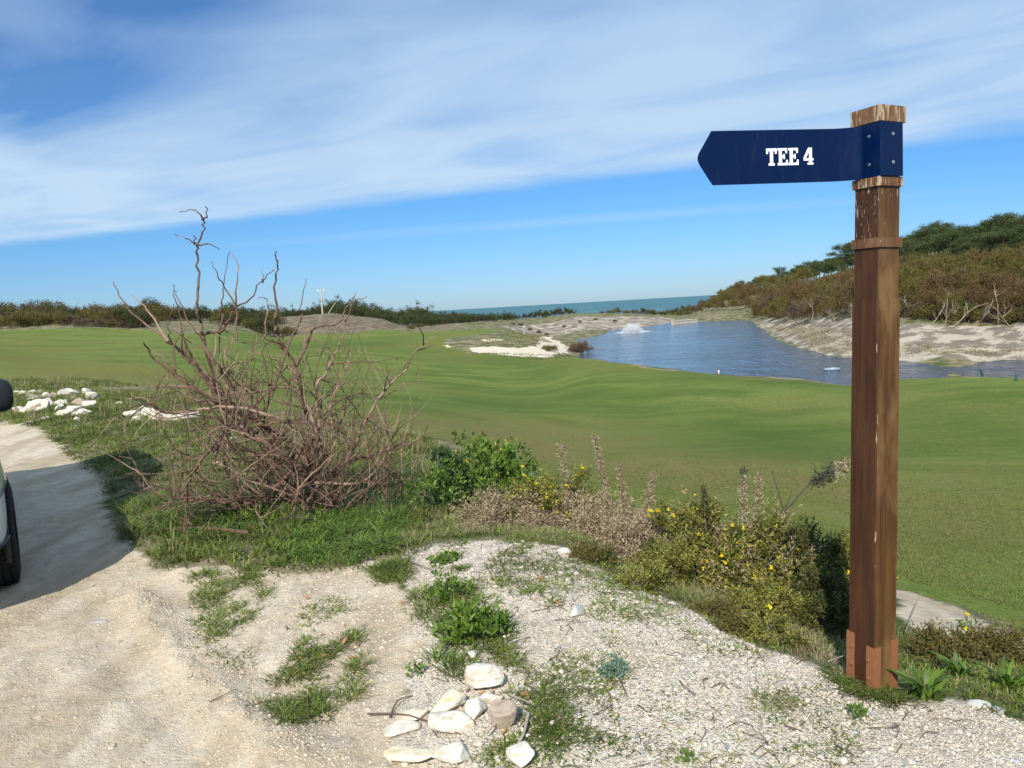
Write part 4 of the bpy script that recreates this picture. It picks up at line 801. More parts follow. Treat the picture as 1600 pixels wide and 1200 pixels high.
# ------------------------------------------------------------------ near shrubs
FLV, FLF = None, None
def flowermesh(r):
    c = np.zeros((7, 3))+rng.normal(size=(7, 3))*r*.3; return leafquads(c, unit(rng.normal(size=(7, 3))+np.array([0, -.3, .5])), r*1.1, r*.9)
_fm = []
for r in (.011, .014, .010):
    V_, F_ = flowermesh(r); me = mesh_obj('flower', V_, F_, YEL); _fm.append(me.data); bpy.data.objects.remove(me)
def addflowers(parent, pts):
    for p in pts:
        f = bpy.data.objects.new('flower', _fm[int(rng.integers(0, 3))]); COL.objects.link(f); f.parent = parent; f.location = tuple(map(float, p)); f.rotation_euler = (0, 0, rng.uniform(0, 6)); s_ = rng.uniform(.8, 1.5); f.scale = (s_, s_, s_)
def spinybush(name, pos, rx, ry, rz, label, cat, mat, n=2600, nl=13, L=.03, W_=.007, zc=.35, seed=0, flowers=0, slen=(.05, .13), group=None, zmin=-.35, k=1.0, dead=0):
    o = empty(name, pos); tag(o, label, cat, group); c, d = lumps(max(30, n//40), rx, ry, rz, rz*zc, k, seed, zmin); i = rng.integers(0, len(c), n)
    b_ = c[i]+rng.normal(size=(n, 3))*min(rx, rz)*.10; dr = unit(d[i]+rng.normal(size=(n, 3))*.55+np.array([0, 0, .35])); V_, F_ = sprigs(b_, dr, nl, rng.uniform(*slen, n), L, W_)
    mesh_obj('foliage', V_, F_, mat, o); st = stems('stem', o, 12, rz*1.1, rx*.4, rx*.7, BARK, seed, .008)
    if dead:
        m_ = int(n*dead); j = rng.integers(0, n, m_); V_, F_ = sprigs(b_[j]+dr[j]*.05, dr[j], 16, rng.uniform(.10, .20, m_), .026, .006); mesh_obj('dead_shoots', V_, F_, L_DEAD, o)
    if flowers:
        j = rng.integers(0, n, flowers*4); cand = b_[j]+dr[j]*.1; cand = cand[np.argsort(-(cand[:, 2]/rz-cand[:, 1]/ry*.6))][:flowers]; addflowers(o, cand)
    return o
def herb(name, pos, rx, ry, rz, label, mat, n=1200, L=.05, W_=.022, flowers=0, seed=0, cat='plant', group=None):
    o = empty(name, pos); tag(o, label, cat, group); c, d = lumps(max(20, n//30), rx, ry, rz, rz*.3, 1, seed, -.1); i = rng.integers(0, len(c), n); p = c[i]+rng.normal(size=(n, 3))*rx*.12; p[:, 2] = np.abs(p[:, 2])
    V_, F_ = leafquads(p, unit(unit(p)*.6+rng.normal(size=(n, 3))*.6+np.array([0, 0, .25])), L*rng.uniform(.5, 1.3, n), W_*rng.uniform(.6, 1.3, n)); mesh_obj('foliage', V_, F_, mat, o); stems('stem', o, 10, rz*1.1, rx*.3, rx*.7, pm('green stem', (.12, .17, .05), .6) if 'green stem' not in bpy.data.materials else bpy.data.materials['green stem'], seed, .004)
    if flowers:
        for _ in range(1):
            q = np.stack([rng.normal(size=flowers)*rx*.55, rng.normal(size=flowers)*ry*.5, rz*rng.uniform(.95, 1.45, flowers)], 1); addflowers(o, q)
            mb = MB()
            for v in q: mb.tube([(v[0]*.6, v[1]*.6, rz*.3), (v[0]*.9, v[1]*.9, v[2]*.7), tuple(v)], [.003, .002, .002], 4, False)
            mb.build('flower_stalk', bpy.data.materials['green stem'], o)
    return o
def spike(pos, tip, r, label, mat=L_DEAD, n=420, name='gorse_spike', group=None, L=.030):
    """a dead gorse shoot: bare axis set with short spines"""
    o = empty(name, pos); tag(o, label, 'dead shoot', group); tip = Vector(tip)-Vector(pos); mb = MB(); m = 6; pts = [tip*(k/m)+Vector((math.sin(k*1.3)*.008, 0, 0)) for k in range(m+1)]; mb.tube(pts, [.006*(1-.6*k/m) for k in range(m+1)], 5, False); mb.build('axis', BARKG, o)
    t_ = rng.uniform(.22, 1, n); c = np.array(tip)[None]*t_[:, None]+rng.normal(size=(n, 3))*(r*.22*(1.15-t_*.7))[:, None]; d = unit(unit(rng.normal(size=(n, 3)))+np.array(tip.normalized())*.6)
    V_, F_ = leafquads(c, d, L*rng.uniform(.5, 1.3, n)*(1.2-.5*t_), .006*rng.uniform(.6, 1.3, n)); mesh_obj('spines', V_, F_, mat, o); return o
herb('flowering_herb', G(745, 6.5)+Vector((0, 0, -.05)), .36, .3, .48, 'leafy green bush with small yellow flowers right of the dead shrub', L_HERB, 2600, .055, .028, 16, 3, 'bush')
herb('flowering_herb', G(795, 6.3)+Vector((0, 0, -.05)), .22, .2, .34, 'smaller leafy green bush with yellow flowers beside the gorse', L_HERB, 1200, .045, .02, 8, 4, 'bush')
herb('green_weed', G(668, 6.2), .24, .2, .30, 'leafy green weeds under the right flank of the dead shrub', L_HERB, 900, .045, .02, 4, 6)
herb('dark_herb', G(690, 6.4), .22, .2, .34, 'dark leafy plant between the dead shrub and the flowering bush', leafmat('dark herb', [(.03, .06, .03), (.05, .09, .04), (.07, .12, .05)], .4, .2, .4), 900, .05, .03, 0, 5)
spinybush('gorse_bush', G(862, 5.9), .26, .22, .30, 'gorse bush in bright yellow bloom above dead debris', 'bush', L_GORSE, 1300, 12, .026, .007, flowers=34, seed=31)
spinybush('gorse_bush', G(800, 5.9), .20, .18, .20, 'low brownish gorse with few blooms below the flowering herb', 'bush', L_GORSE, 900, 12, .026, .007, flowers=8, seed=32)
p0 = G(925, 5.35)
for i, (px, d, rx, rz) in enumerate([(880, 5.6, .26, .16), (950, 5.3, .30, .22), (1015, 5.0, .28, .26), (760, 5.7, .22, .10), (985, 4.9, .2, .16)]):
    spinybush('dead_gorse', G(px, d), rx, .22, rz*.62, ['low heap of dead brown gorse under the blooming gorse', 'widest tangle of dead grey gorse in the middle of the verge', 'dead gorse tangle touching the large yellow gorse', 'thin scrap of dead gorse lying below the herbs', 'small dead gorse heap at the gravel edge'][i], 'dead gorse', L_DEAD, 620, 15, .034, .0065, seed=40+i, slen=(.12, .26), zc=.2, k=1.5)
SP = [((882, 5.9), (874, 694), 'brown spiky dead shoot standing over the blooming gorse', .07), ((945, 5.6), (929, 683), 'tallest thin pale dead shoot in the verge', .05), ((972, 5.5), (966, 727), 'dark brown spiky dead shoot right of the tallest one', .06), ((990, 5.4), (1020, 738), 'pale dead shoot leaning to the right above the dead gorse', .06),
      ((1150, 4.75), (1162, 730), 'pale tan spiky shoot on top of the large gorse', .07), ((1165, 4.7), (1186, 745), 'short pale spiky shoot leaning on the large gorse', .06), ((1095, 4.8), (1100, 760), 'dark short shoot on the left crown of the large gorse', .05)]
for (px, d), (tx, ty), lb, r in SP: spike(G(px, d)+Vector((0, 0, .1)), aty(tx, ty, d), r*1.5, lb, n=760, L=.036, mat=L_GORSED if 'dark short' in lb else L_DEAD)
q = aty(1225, 800, 4.75); mid = aty(1268, 752, 4.8)
o = empty('gorse_branch', G(1215, 4.75)); tag(o, 'long bare dark gorse branch with dry tip reaching towards the post', 'branch'); mb = MB(); lo = Vector(o.location)
mb.tube([Vector((0, 0, 0)), Vector(q)-lo, Vector(mid)-lo, Vector(aty(1290, 745, 4.8))-lo], [.01, .007, .005, .003], 5, False); mb.tube([Vector(q)-lo, Vector(aty(1238, 765, 4.8))-lo], [.005, .002], 5, False); mb.tube([Vector(q)-lo, Vector(aty(1206, 736, 4.8))-lo], [.005, .002], 5, False); mb.build('stem', pm('dark stem', (.06, .045, .035), .8), o)
a0 = np.array(aty(1270, 755, 4.8)); a1 = np.array(aty(1327, 722, 4.85)); n = 500; t_ = rng.uniform(0, 1, n); c = a0+(a1-a0)*t_[:, None]+rng.normal(size=(n, 3))*(.030*np.sin(math.pi*(.15+.7*t_)))[:, None]-np.array(lo)
V_, F_ = leafquads(c, unit(rng.normal(size=(n, 3))+np.array([.6, 0, .4])), .042*rng.uniform(.5, 1.2, n), .009); mesh_obj('spines', V_, F_, L_DEAD, o)
spinybush('gorse_bush', G(1165, 4.65)+Vector((0, 0, -.10)), .38, .36, .30, 'largest olive gorse bush dotted yellow left of the signpost', 'bush', L_GORSE, 3000, 15, .028, .0095, flowers=34, seed=51, zmin=-.6, slen=(.06, .16), k=1.05, dead=.16)
spinybush('gorse_bush', G(1105, 4.75), .22, .20, .24, 'yellowish gorse bush left of the largest one', 'bush', L_GORSE, 1300, 15, .028, .0095, flowers=24, seed=52, zmin=-.5, slen=(.06, .15), k=1.05, dead=.1)
spinybush('gorse_bush', G(1045, 4.75), .16, .14, .28, 'small gorse with yellow tips beside the dead tangle', 'bush', L_GORSE, 900, 13, .022, .007, flowers=10, seed=58, zmin=-.5)
spinybush('gorse_bush', G(1262, 4.75)+Vector((0, 0, -.05)), .26, .34, .34, 'gorse bush with shade painted into its leaves right behind the largest gorse', 'bush', L_GORSED, 3400, 13, .026, .008, flowers=5, seed=53, zmin=-.6)  # dark leaf colour stands in for the shaded flank of the largest gorse
spinybush('gorse_bush', G(1285, 4.1)+Vector((0, 0, -.12)), .16, .3, .34, 'gorse with shadow painted into its leaves in the hollow just left of the signpost', 'bush', L_GORSED, 2000, 12, .026, .008, seed=54, zmin=-.6)  # shadow beside the post painted in as darker leaves
spinybush('gorse_bush', G(1190, 4.0), .17, .12, .09, 'low straggling gorse on the gravel edge below the largest bush', 'bush', L_GORSE, 1100, 12, .02, .006, flowers=4, seed=55)
spinybush('gorse_bush', G(1020, 4.45), .14, .12, .11, 'very low gorse patch with pale tips on the gravel', 'bush', L_GORSE, 700, 12, .018, .006, seed=56)
for k, (px, py, rx, rz, m_, lb) in enumerate([(925, 878, .12, .045, L_SCRUB, 'thin low weed mat at the gravel edge under the dead gorse'), (1000, 912, .15, .06, L_GORSE, 'low yellowish weed patch at the gravel edge left of the large gorse'), (1070, 905, .14, .06, L_SCRUB, 'low brown green weed patch between dead gorse and gravel'), (1120, 960, .08, .035, L_SCRUB, 'small olive weed patch below the left side of the largest gorse'), (1205, 1005, .13, .07, L_GORSE, 'dry yellow brown weed patch near the straw tuft'), (1150, 985, .07, .03, L_SCRUB, 'olive weed mat under the front of the largest gorse'), (850, 830, .13, .05, L_DEAD, 'thin dead twiggy mat above the gravel mound')]):
    spinybush('low_weed', GH(px, py), rx, rx*.7, rz, lb, 'plant', m_, 380, 10, .018, .006, seed=80+k, slen=(.03, .08))
spinybush('gorse_bush', G(1325, 4.4), .14, .14, .30, 'gorse with yellow blooms half hidden behind the signpost', 'bush', L_GORSE, 900, 12, .024, .007, flowers=7, seed=57)
spinybush('scrub_plant', G(1485, 3.45), .12, .10, .075, 'low dry brown and green scrub right of the signpost', 'plant', L_SCRUB, 600, 12, .018, .007, flowers=1, seed=61)
spinybush('scrub_plant', G(1560, 3.45), .10, .08, .05, 'small reddish stemmed scrub at the right edge', 'plant', L_SCRUB, 700, 10, .022, .008, seed=62)
# rosettes with strap leaves
def rosette(name, pos, n, L, W_, label, mat, up=.5, cat='plant', group=None):
    o = empty(name, pos); tag(o, label, cat, group); a = rng.uniform(0, 6.283, n); c = np.stack([np.cos(a)*.01, np.sin(a)*.01, np.zeros(n)], 1)+rng.normal(size=(n, 3))*L*.12; c[:, 2] = np.abs(c[:, 2])*.4
    h = L*rng.uniform(.5, 1.1, n); V_, F_ = bladequads(c, h, W_*rng.uniform(.6, 1.2, n), np.stack([np.cos(a), np.sin(a)], 1), rng.uniform(.5, 1.4, n)*(1.3-up)); mesh_obj('leaves', V_, F_, mat, o); mb = MB(); mb.cyl((0, 0, -.02), (0, 0, 1), .012, .03, 8, .006); mb.build('crown_base', mat, o); return o
rosette('broadleaf_weed', GH(1442, 1096), 30, .13, .030, 'broad leaved green weed at the foot of the signpost', L_HERB)
rosette('broadleaf_weed', GH(1500, 1060), 22, .11, .022, 'green weed growing between the post and the right edge', L_HERB)
rosette('broadleaf_weed', GH(1580, 1085), 26, .13, .022, 'green weed clump at the right edge of the slope', L_HERB)
herb('green_weed', GH(745, 1000), .16, .12, .10, 'dense dark green weed clump on the pale ground', L_HERB, 900, .045, .016, 0, 70); herb('green_weed', GH(700, 880)+Vector((0, 0, 0)), .07, .05, .04, 'small bright green weed on the gravel by the grass', L_HERB, 260, .03, .014, 0, 71)
herb('green_weed', GH(700, 940), .12, .09, .10, 'leafy weed above the dense dark clump', L_HERB, 420, .035, .014, 0, 72)
herb('sedum_cushion', GH(960, 1053), .065, .05, .035, 'small grey green succulent cushion on the gravel', L_SEDUM, 900, .014, .008, 0, 73)
herb('green_weed', GH(650, 1058), .045, .04, .03, 'tiny weed with rounded leaves on pale dirt', L_HERB, 60, .022, .014, 0, 74); herb('green_weed', GH(1340, 1122), .035, .03, .03, 'tiny bright weed on gravel in front of the post', L_HERB, 60, .022, .012, 0, 75)
herb('green_weed', GH(1070, 1184), .03, .025, .02, 'tiny dark weed near the bottom of the gravel', L_HERB, 40, .02, .012, 0, 76)
o = herb('dandelion', G(1513, 4.35), .05, .05, .03, 'single yellow dandelion on the fairway edge', L_HERB, 40, .05, .012, 0, 77); addflowers(o, [(0, 0, .09)]*3); mb = MB(); mb.tube([(0, 0, 0), (0, 0, .09)], .003, 4); mb.build('flower_stalk', bpy.data.materials['green stem'], o)

# ------------------------------------------------------------------ grass: uncountable blades, gathered in tufts
def scatter(P, n, minr=0.0):
    lo_, hi_ = P.min(0), P.max(0); out = []
    got = 0
    while got < n:
        q = rng.uniform(lo_, hi_, (n*4, 2)); k = q[inside(q[:, 0], q[:, 1], P)]; out.append(k); got += len(k)
    return np.vstack(out)[:n]
def tufts(P, n, nb, h, wd, rad=.04, bend=(.2, 1.1), clump=None, thin=None, hvar=(.5, 1.25)):
    q = scatter(P, n)
    if clump is not None:
        f = fbm(q[:, 0]*clump[0], q[:, 1]*clump[0], 30, 3); q = q[f > clump[1]]
    n = len(q); s = rng.uniform(*hvar, n); f2 = .75+.5*fbm(q[:, 0]*.9, q[:, 1]*.9, 33, 2); s = s*f2
    a = rng.uniform(0, 6.283, (n, nb)); r = np.abs(rng.normal(size=(n, nb)))*rad; x = q[:, 0, None]+np.cos(a)*r; y = q[:, 1, None]+np.sin(a)*r; a2 = a+rng.normal(size=(n, nb))*.5
    hh = (h*s[:, None]*rng.uniform(.45, 1.15, (n, nb))).ravel(); x = x.ravel(); y = y.ravel(); z = H(x, y)-.005; c = np.stack([x, y, z], 1); m = len(c)
    return bladequads(c, hh, wd*rng.uniform(.6, 1.3, m), np.stack([np.cos(a2.ravel()), np.sin(a2.ravel())], 1), rng.uniform(*bend, m))
VG1 = wpoly([(150, 745), (60, 668), (0, 650), (0, 628), (180, 640), (300, 650), (420, 700), (640, 700), (700, 740), (760, 760), (640, 880), (600, 862), (560, 888), (430, 905), (330, 885), (210, 868), (185, 800)])
VG0 = wpoly([(-60, 655), (-60, 592), (180, 597), (330, 628), (480, 655), (640, 676), (700, 700), (640, 720), (420, 715), (300, 690), (160, 690), (60, 665)])
VG2 = wpoly([(600, 862), (640, 800), (760, 790), (860, 800), (1000, 830), (1100, 870), (1200, 920), (1300, 990), (1345, 1085), (1240, 1032), (1130, 985), (1040, 930), (960, 895), (880, 860), (760, 838), (660, 850)])
VG3 = wpoly([(1400, 1030), (1500, 1010), (1620, 1050), (1620, 1140), (1530, 1108), (1430, 1098)])
VG4 = wpoly([(1180, 880), (1330, 930), (1400, 985), (1500, 1030), (1620, 1062), (1620, 1080), (1500, 1060), (1400, 1075), (1340, 1080), (1290, 1000)])
VGE = wpoly([(640, 690), (760, 725), (860, 755), (1000, 800), (1150, 860), (1310, 925), (1340, 950), (1200, 905), (1000, 850), (800, 800), (640, 760)])
VFAR = wpoly([(-60, 600), (-60, 588), (180, 594), (330, 622), (480, 650), (460, 665), (320, 640), (180, 612)])
GP = [tufts(VG1, 3600, 22, .115, .0075, .06, (.6, 1.7), clump=(2.2, -.38), hvar=(.35, 1.3)), tufts(VG1, 1500, 20, .08, .007, .06, (.6, 1.7)), tufts(VG0, 3600, 22, .17, .009, .09, clump=(.8, -.45)), tufts(VG2, 2900, 16, .065, .005, .045, (.4, 1.7), clump=(3.2, -.18)),
      tufts(VG3, 260, 24, .07, .005, .04), tufts(VG4, 700, 22, .09, .005, .05, clump=(2, -.2)), tufts(VGE, 3600, 20, .07, .0055, .06)]
pa = lambda pts: wpoly(pts)
for P_, n, h, cl in [([(300, 900), (400, 890), (425, 935), (400, 965), (330, 1003), (305, 960)], 290, .055, (6, -.25)), ([(370, 1045), (430, 1030), (500, 985), (560, 990), (570, 1040), (555, 1095), (430, 1060), (380, 1055)], 300, .055, (6, .02)), ([(410, 1100), (500, 1080), (515, 1110), (450, 1132)], 90, .04, None),
                     ([(450, 960), (530, 930), (550, 955), (480, 985)], 34, .05, None), ([(640, 930), (740, 920), (800, 980), (790, 1030), (700, 1010), (650, 960)], 200, .06, None), ([(580, 890), (630, 880), (636, 910), (585, 918)], 90, .07, None),
                     ([(780, 1010), (880, 1080), (900, 1150), (860, 1180), (820, 1120), (780, 1050)], 170, .035, (4, -.1)), ([(690, 1040), (740, 1030), (730, 1065), (690, 1065)], 12, .06, None), ([(750, 1160), (820, 1150), (830, 1200), (760, 1200)], 50, .03, None),
                     ([(1060, 985), (1160, 1000), (1200, 1035), (1120, 1030), (1060, 1010)], 60, .04, None), ([(1160, 1090), (1240, 1080), (1260, 1110), (1180, 1120)], 18, .05, None), ([(1300, 1060), (1345, 1080), (1420, 1095), (1400, 1110), (1320, 1085)], 100, .05, None),
                     ([(700, 850), (900, 850), (1040, 940), (1100, 1000), (900, 960), (800, 930), (700, 900)], 900, .035, (4, -.2)), ([(850, 1040), (1100, 1000), (1400, 1130), (1300, 1200), (900, 1200)], 420, .024, (3, -.15)), ([(860, 1020), (960, 980), (980, 1100), (900, 1200), (830, 1200)], 170, .03, (4, -.2)), ([(300, 1000), (400, 1010), (420, 1060), (330, 1040)], 20, .03, None)]:
    GP.append(tufts(pa(P_), int(n*1.15), 16, h*1.0, .0052, .035, (.7, 1.8), clump=cl, hvar=(.3, 1.5)))
TF = wpoly([(1010, 800), (1150, 850), (1300, 915), (1400, 925), (1500, 950), (1640, 1010), (1700, 820), (1640, 700), (1330, 690), (1000, 700), (760, 705), (860, 748)])
q_ = scatter(TF, 60000); d_ = np.hypot(q_[:, 0], q_[:, 1]); q_ = q_[(rng.uniform(size=len(q_)) < np.clip((17-d_)/12, 0, 1)**1.9) & (fbm(q_[:, 0]*1.3, q_[:, 1]*1.3, 41, 3) > -.35)]; nb = 7; n = len(q_); a = rng.uniform(0, 6.283, (n, nb)); x = (q_[:, 0, None]+rng.normal(size=(n, nb))*.05).ravel(); y = (q_[:, 1, None]+rng.normal(size=(n, nb))*.05).ravel(); m = len(x)
V_, F_ = bladequads(np.stack([x, y, H(x, y)-.004], 1), rng.uniform(.012, .034, m), rng.uniform(.003, .006, m)*np.clip(np.hypot(x, y)/8, 1, 2), np.stack([np.cos(a.ravel()), np.sin(a.ravel())], 1), rng.uniform(.4, 1.4, m))
tag(mesh_obj('fairway_turf', V_, F_, leafmat('turf blades', [(.08, .125, .018), (.13, .175, .03), (.18, .195, .05), (.24, .215, .09), (.06, .10, .014)], .7, .2, .15)), 'short mown turf of the near fairway', 'grass', kind='stuff')
GP += [tufts(wpoly([(770, 526), (840, 523), (862, 533), (830, 541), (790, 540), (735, 540), (745, 530)]), 380, 12, .22, .03, .3, (.5, 1.5)), tufts(wpoly([(780, 549), (840, 551), (880, 552), (900, 558), (800, 558), (750, 552)]), 130, 12, .2, .03, .25, (.5, 1.5))]
V_, F_ = join(GP); tag(mesh_obj('verge_grass', V_, F_, L_GRASS), 'short wild green grass covering the verge and edges', 'grass', kind='stuff')
V_, F_ = join([tufts(wpoly([(430, 860), (500, 810), (640, 790), (600, 870), (530, 895), (440, 890)]), 150, 30, .13, .008, .05, (.8, 1.7)), tufts(wpoly([(220, 780), (420, 760), (640, 740), (620, 830), (500, 850), (240, 850)]), 380, 24, .13, .008, .05, (.7, 1.6)), tufts(pa([(660, 1020), (735, 1020), (735, 1060), (690, 1060)]), 7, 22, .10, .006, .02, (.6, 1.3)),
                 tufts(pa([(640, 760), (700, 730), (860, 760), (900, 800), (700, 830)]), 260, 24, .16, .006, .05)])
tag(mesh_obj('lush_grass', V_, F_, L_GRASSD), 'longer dark green grass below the dead shrub', 'grass', kind='stuff')
V_, F_ = join([tufts(P_HEATH[0], 1300, 10, .30, .035, .35, (.3, 1.4)), tufts(wpoly([(770, 526), (840, 523), (862, 533), (830, 541), (790, 540), (735, 540)]), 260, 10, .25, .03, .3, (.4, 1.5)), tufts(wpoly([(1190, 510), (1330, 520), (1410, 540), (1620, 545), (1620, 560), (1410, 560), (1330, 557), (1280, 548)]), 700, 12, .28, .03, .25, (.4, 1.5)), tufts(VG1, 340, 9, .20, .003, .05, (.3, 1.3)), tufts(VG0, 900, 9, .28, .005, .1, (.2, 1.2)), tufts(VG2, 1500, 12, .085, .0032, .05, (.4, 1.6)), tufts(wpoly([(150, 600), (330, 620), (480, 660), (480, 760), (330, 760), (180, 690)]), 90, 6, .42, .004, .05, (.1, .6)), tufts(wpoly([(1180, 985), (1240, 960), (1310, 1040), (1300, 1060), (1220, 1020)]), 40, 30, .13, .0035, .03, (.1, .7)), tufts(VG4, 160, 10, .12, .003, .06), tufts(wpoly([(900, 850), (1100, 900), (1180, 980), (1060, 950)]), 130, 14, .05, .003, .05, (.5, 1.4)), tufts(pa([(1160, 1085), (1260, 1085), (1290, 1130), (1160, 1130)]), 26, 12, .06, .0025, .05, (.8, 1.5))])
tag(mesh_obj('dry_grass', V_, F_, L_STRAW), 'dry straw coloured grass stalks among the green', 'grass', kind='stuff')

# ------------------------------------------------------------------ gravel: loose pebbles
def ico(sub=1):
    import bmesh
    bm = bmesh.new(); bmesh.ops.create_icosphere(bm, subdivisions=sub, radius=1); V_ = np.array([v.co[:] for v in bm.verts]); F_ = np.array([[v.index for v in f.verts] for f in bm.faces]); bm.free(); return V_, F_
I1V, I1F = ico(1); I3V, I3F = ico(4)
def pebbles(x, y, s, flat=.6, sink=.25):
    n = len(x); z = H(x, y); k = len(I1V); dv = I1V[None]*(1+rng.normal(size=(n, k, 1))*.16); sc = np.stack([s*rng.uniform(.7, 1.3, n), s*rng.uniform(.6, 1.1, n), s*flat*rng.uniform(.6, 1.2, n)], 1); dv = dv*sc[:, None]
    a = rng.uniform(0, 6.283, n); ca, sa = np.cos(a)[:, None], np.sin(a)[:, None]; X_ = dv[..., 0]*ca-dv[..., 1]*sa; Y_ = dv[..., 0]*sa+dv[..., 1]*ca
    V_ = np.stack([X_+x[:, None], Y_+y[:, None], dv[..., 2]+(z+s*flat*sink)[:, None]], -1).reshape(-1, 3); return V_, (I1F[None]+(np.arange(n)*k)[:, None, None]).reshape(-1, 3)
PEB, t, b = newmat('pebbles'); g = t.add('ShaderNodeNewGeometry'); rp = g.outputs['Random Per Island']; c = t.ramp(rp, [(0, (.30, .25, .19)), (.12, (.50, .43, .33)), (.4, (.60, .53, .42)), (.62, (.70, .64, .54)), (.8, (.58, .47, .35)), (.88, (.52, .48, .42)), (.93, (.30, .31, .33)), (.97, (.40, .41, .43)), (1, (.55, .40, .28))])
n_ = t.noise(g.outputs['Position'], 220, 3, .6); c = t.mix(t.smooth(n_, .4, .7, 0, .35), c, (.45, .38, .29)); t.l.new(c, b.inputs['Base Color']); b.inputs['Roughness'].default_value = .85; b.inputs['Specular IOR Level'].default_value = .2
PG = wpoly([(640, 1230), (650, 1040), (640, 930), (620, 890), (640, 862), (720, 850), (800, 845), (880, 862), (960, 905), (1050, 935), (1130, 985), (1230, 1030), (1330, 1082), (1430, 1105), (1530, 1112), (1620, 1145), (1700, 1230)])
q = scatter(PG, 46000); keep = rng.uniform(size=len(q)) < np.clip(3.6/np.hypot(q[:, 0], q[:, 1]), 0, 1)**1.2; q = q[keep]; s_ = .0019+.0021*rng.exponential(.6, len(q)); s_[::23] *= 1.9; s_[::97] *= 2.0; s_ = np.clip(s_, .0018, .019)
PR = wpoly([(-60, 1230), (-60, 900), (40, 880), (200, 870), (330, 890), (590, 885), (640, 950), (650, 1230)]); q2 = scatter(PR, 16000); s2_ = np.clip(.0018+.003*rng.exponential(.5, len(q2)), .002, .012)
q3 = scatter(wpoly([(430, 910), (590, 885), (640, 950), (650, 1200), (420, 1200), (400, 1050)]), 3500); s3_ = np.clip(.002+.003*rng.exponential(.6, len(q3)), .002, .013)
V_, F_ = join([pebbles(q[:, 0], q[:, 1], s_), pebbles(q3[:, 0], q3[:, 1], s3_, .5, .1)]); tag(mesh_obj('gravel', V_, F_, PEB, smooth=False), 'loose pale pebbles and grit over the mound', 'gravel', kind='stuff')
CLD = leafmat('dirt clods', [(.40, .31, .20), (.46, .37, .25), (.54, .45, .32), (.60, .51, .38), (.48, .39, .27), (.44, .38, .30)], .9, 0, .1)
lump = scatter(wpoly([(200, 900), (300, 960), (420, 1080), (560, 1200), (330, 1200), (250, 1050), (180, 960)]), 4200); sl_ = np.clip(.002+.0036*rng.exponential(.6, len(lump)), .002, .013)
V_, F_ = join([pebbles(q2[:, 0], q2[:, 1], s2_, .45, 0), pebbles(lump[:, 0], lump[:, 1], sl_, .5, 0)]); tag(mesh_obj('dirt_crumbs', V_, F_, CLD, smooth=False), 'small crumbs of dried dirt over the track', 'dirt crumbs', kind='stuff')

# ------------------------------------------------------------------ stones
def rockmat(name, c0, c1, c2):
    m, t, b = newmat(name); co = t.add('ShaderNodeTexCoord').outputs['Object']; n_ = t.noise(co, 9, 6, .65); n2_ = t.noise(co, 60, 5, .65); n3_ = t.noise(t.mapping(co, (1, 1, 3)), 14, 4, .6, .8)
    c = t.mix(t.smooth(n_, .35, .65), c0, c1); c = t.mix(t.smooth(n3_, .50, .62, 0, .8), c, c2); c = t.mix(t.smooth(n2_, .6, .8, 0, .35), c, tuple(x*.5 for x in c2)); t.l.new(c, b.inputs['Base Color']); b.inputs['Roughness'].default_value = .9; b.inputs['Specular IOR Level'].default_value = .15
    bn = t.add('ShaderNodeBump', {'Height': t.math('ADD', n_, t.math('MULTIPLY', n2_, .35)), 'Strength': .8, 'Distance': .014}); t.l.new(bn.outputs[0], b.inputs['Normal'])
    zz = t.math('ADD', t.add('ShaderNodeSeparateXYZ', {0: co}).outputs[2], t.math('MULTIPLY', n_, .03)); c = t.mix(t.smooth(zz, .012, .042, .75, 0), c, (.40, .32, .22)); pit = t.add('ShaderNodeTexVoronoi', {'Vector': co, 'Scale': 70.0}).outputs['Distance']; c = t.mix(t.smooth(pit, .0, .25, .35, 0), c, tuple(x*.55 for x in c2)); t.l.new(c, b.inputs['Base Color']); return m
RW = rockmat('white limestone', (.60, .55, .46), (.72, .68, .60), (.52, .42, .28)); RY = rockmat('yellow limestone', (.60, .54, .40), (.72, .66, .52), (.60, .46, .24)); RT = rockmat('brown stone', (.34, .27, .20), (.46, .38, .29), (.25, .20, .16)); RG = rockmat('blue grey stone', (.24, .27, .31), (.36, .39, .43), (.20, .21, .23)); RQ = rockmat('pale grey quartz', (.42, .43, .40), (.56, .56, .52), (.34, .36, .36))
def rockmesh(seed, cuts=9, rough=.035):
    cuts = cuts+5
    r_ = np.random.default_rng(seed); V_ = I3V.copy()
    for _ in range(cuts):
        n_ = unit(r_.normal(size=(1, 3)))[0]; d = r_.uniform(.45, .85); d *= .82; e = V_@n_-d; V_ = V_-np.where(e > 0, e, 0)[:, None]*n_*.97
    V_ += V_*(fbm(V_[:, 0]*2.5+seed, V_[:, 1]*2.5+V_[:, 2]*2, seed, 4)*rough*2)[:, None]+r_.normal(size=V_.shape)*.004; return V_
def rock(pos, sx, sy, sz, rz, seed, mat, label, group=None, sink=.45, tilt=0, cuts=9, name='stone'):
    V_ = rockmesh(seed, cuts)*np.array([sx, sy, sz]); M_ = np.array(Matrix.Rotation(rz, 3, 'Z') @ Matrix.Rotation(tilt, 3, 'X')); V_ = V_@M_.T
    V_[:, 2] -= V_[:, 2].min()+(V_[:, 2].max()-V_[:, 2].min())*sink*.6; o = mesh_obj(name, V_, I3F, mat, smooth=False); o.location = pos; tag(o, label, 'stone', group); return o
gr = 'pale stones beside the track in front'
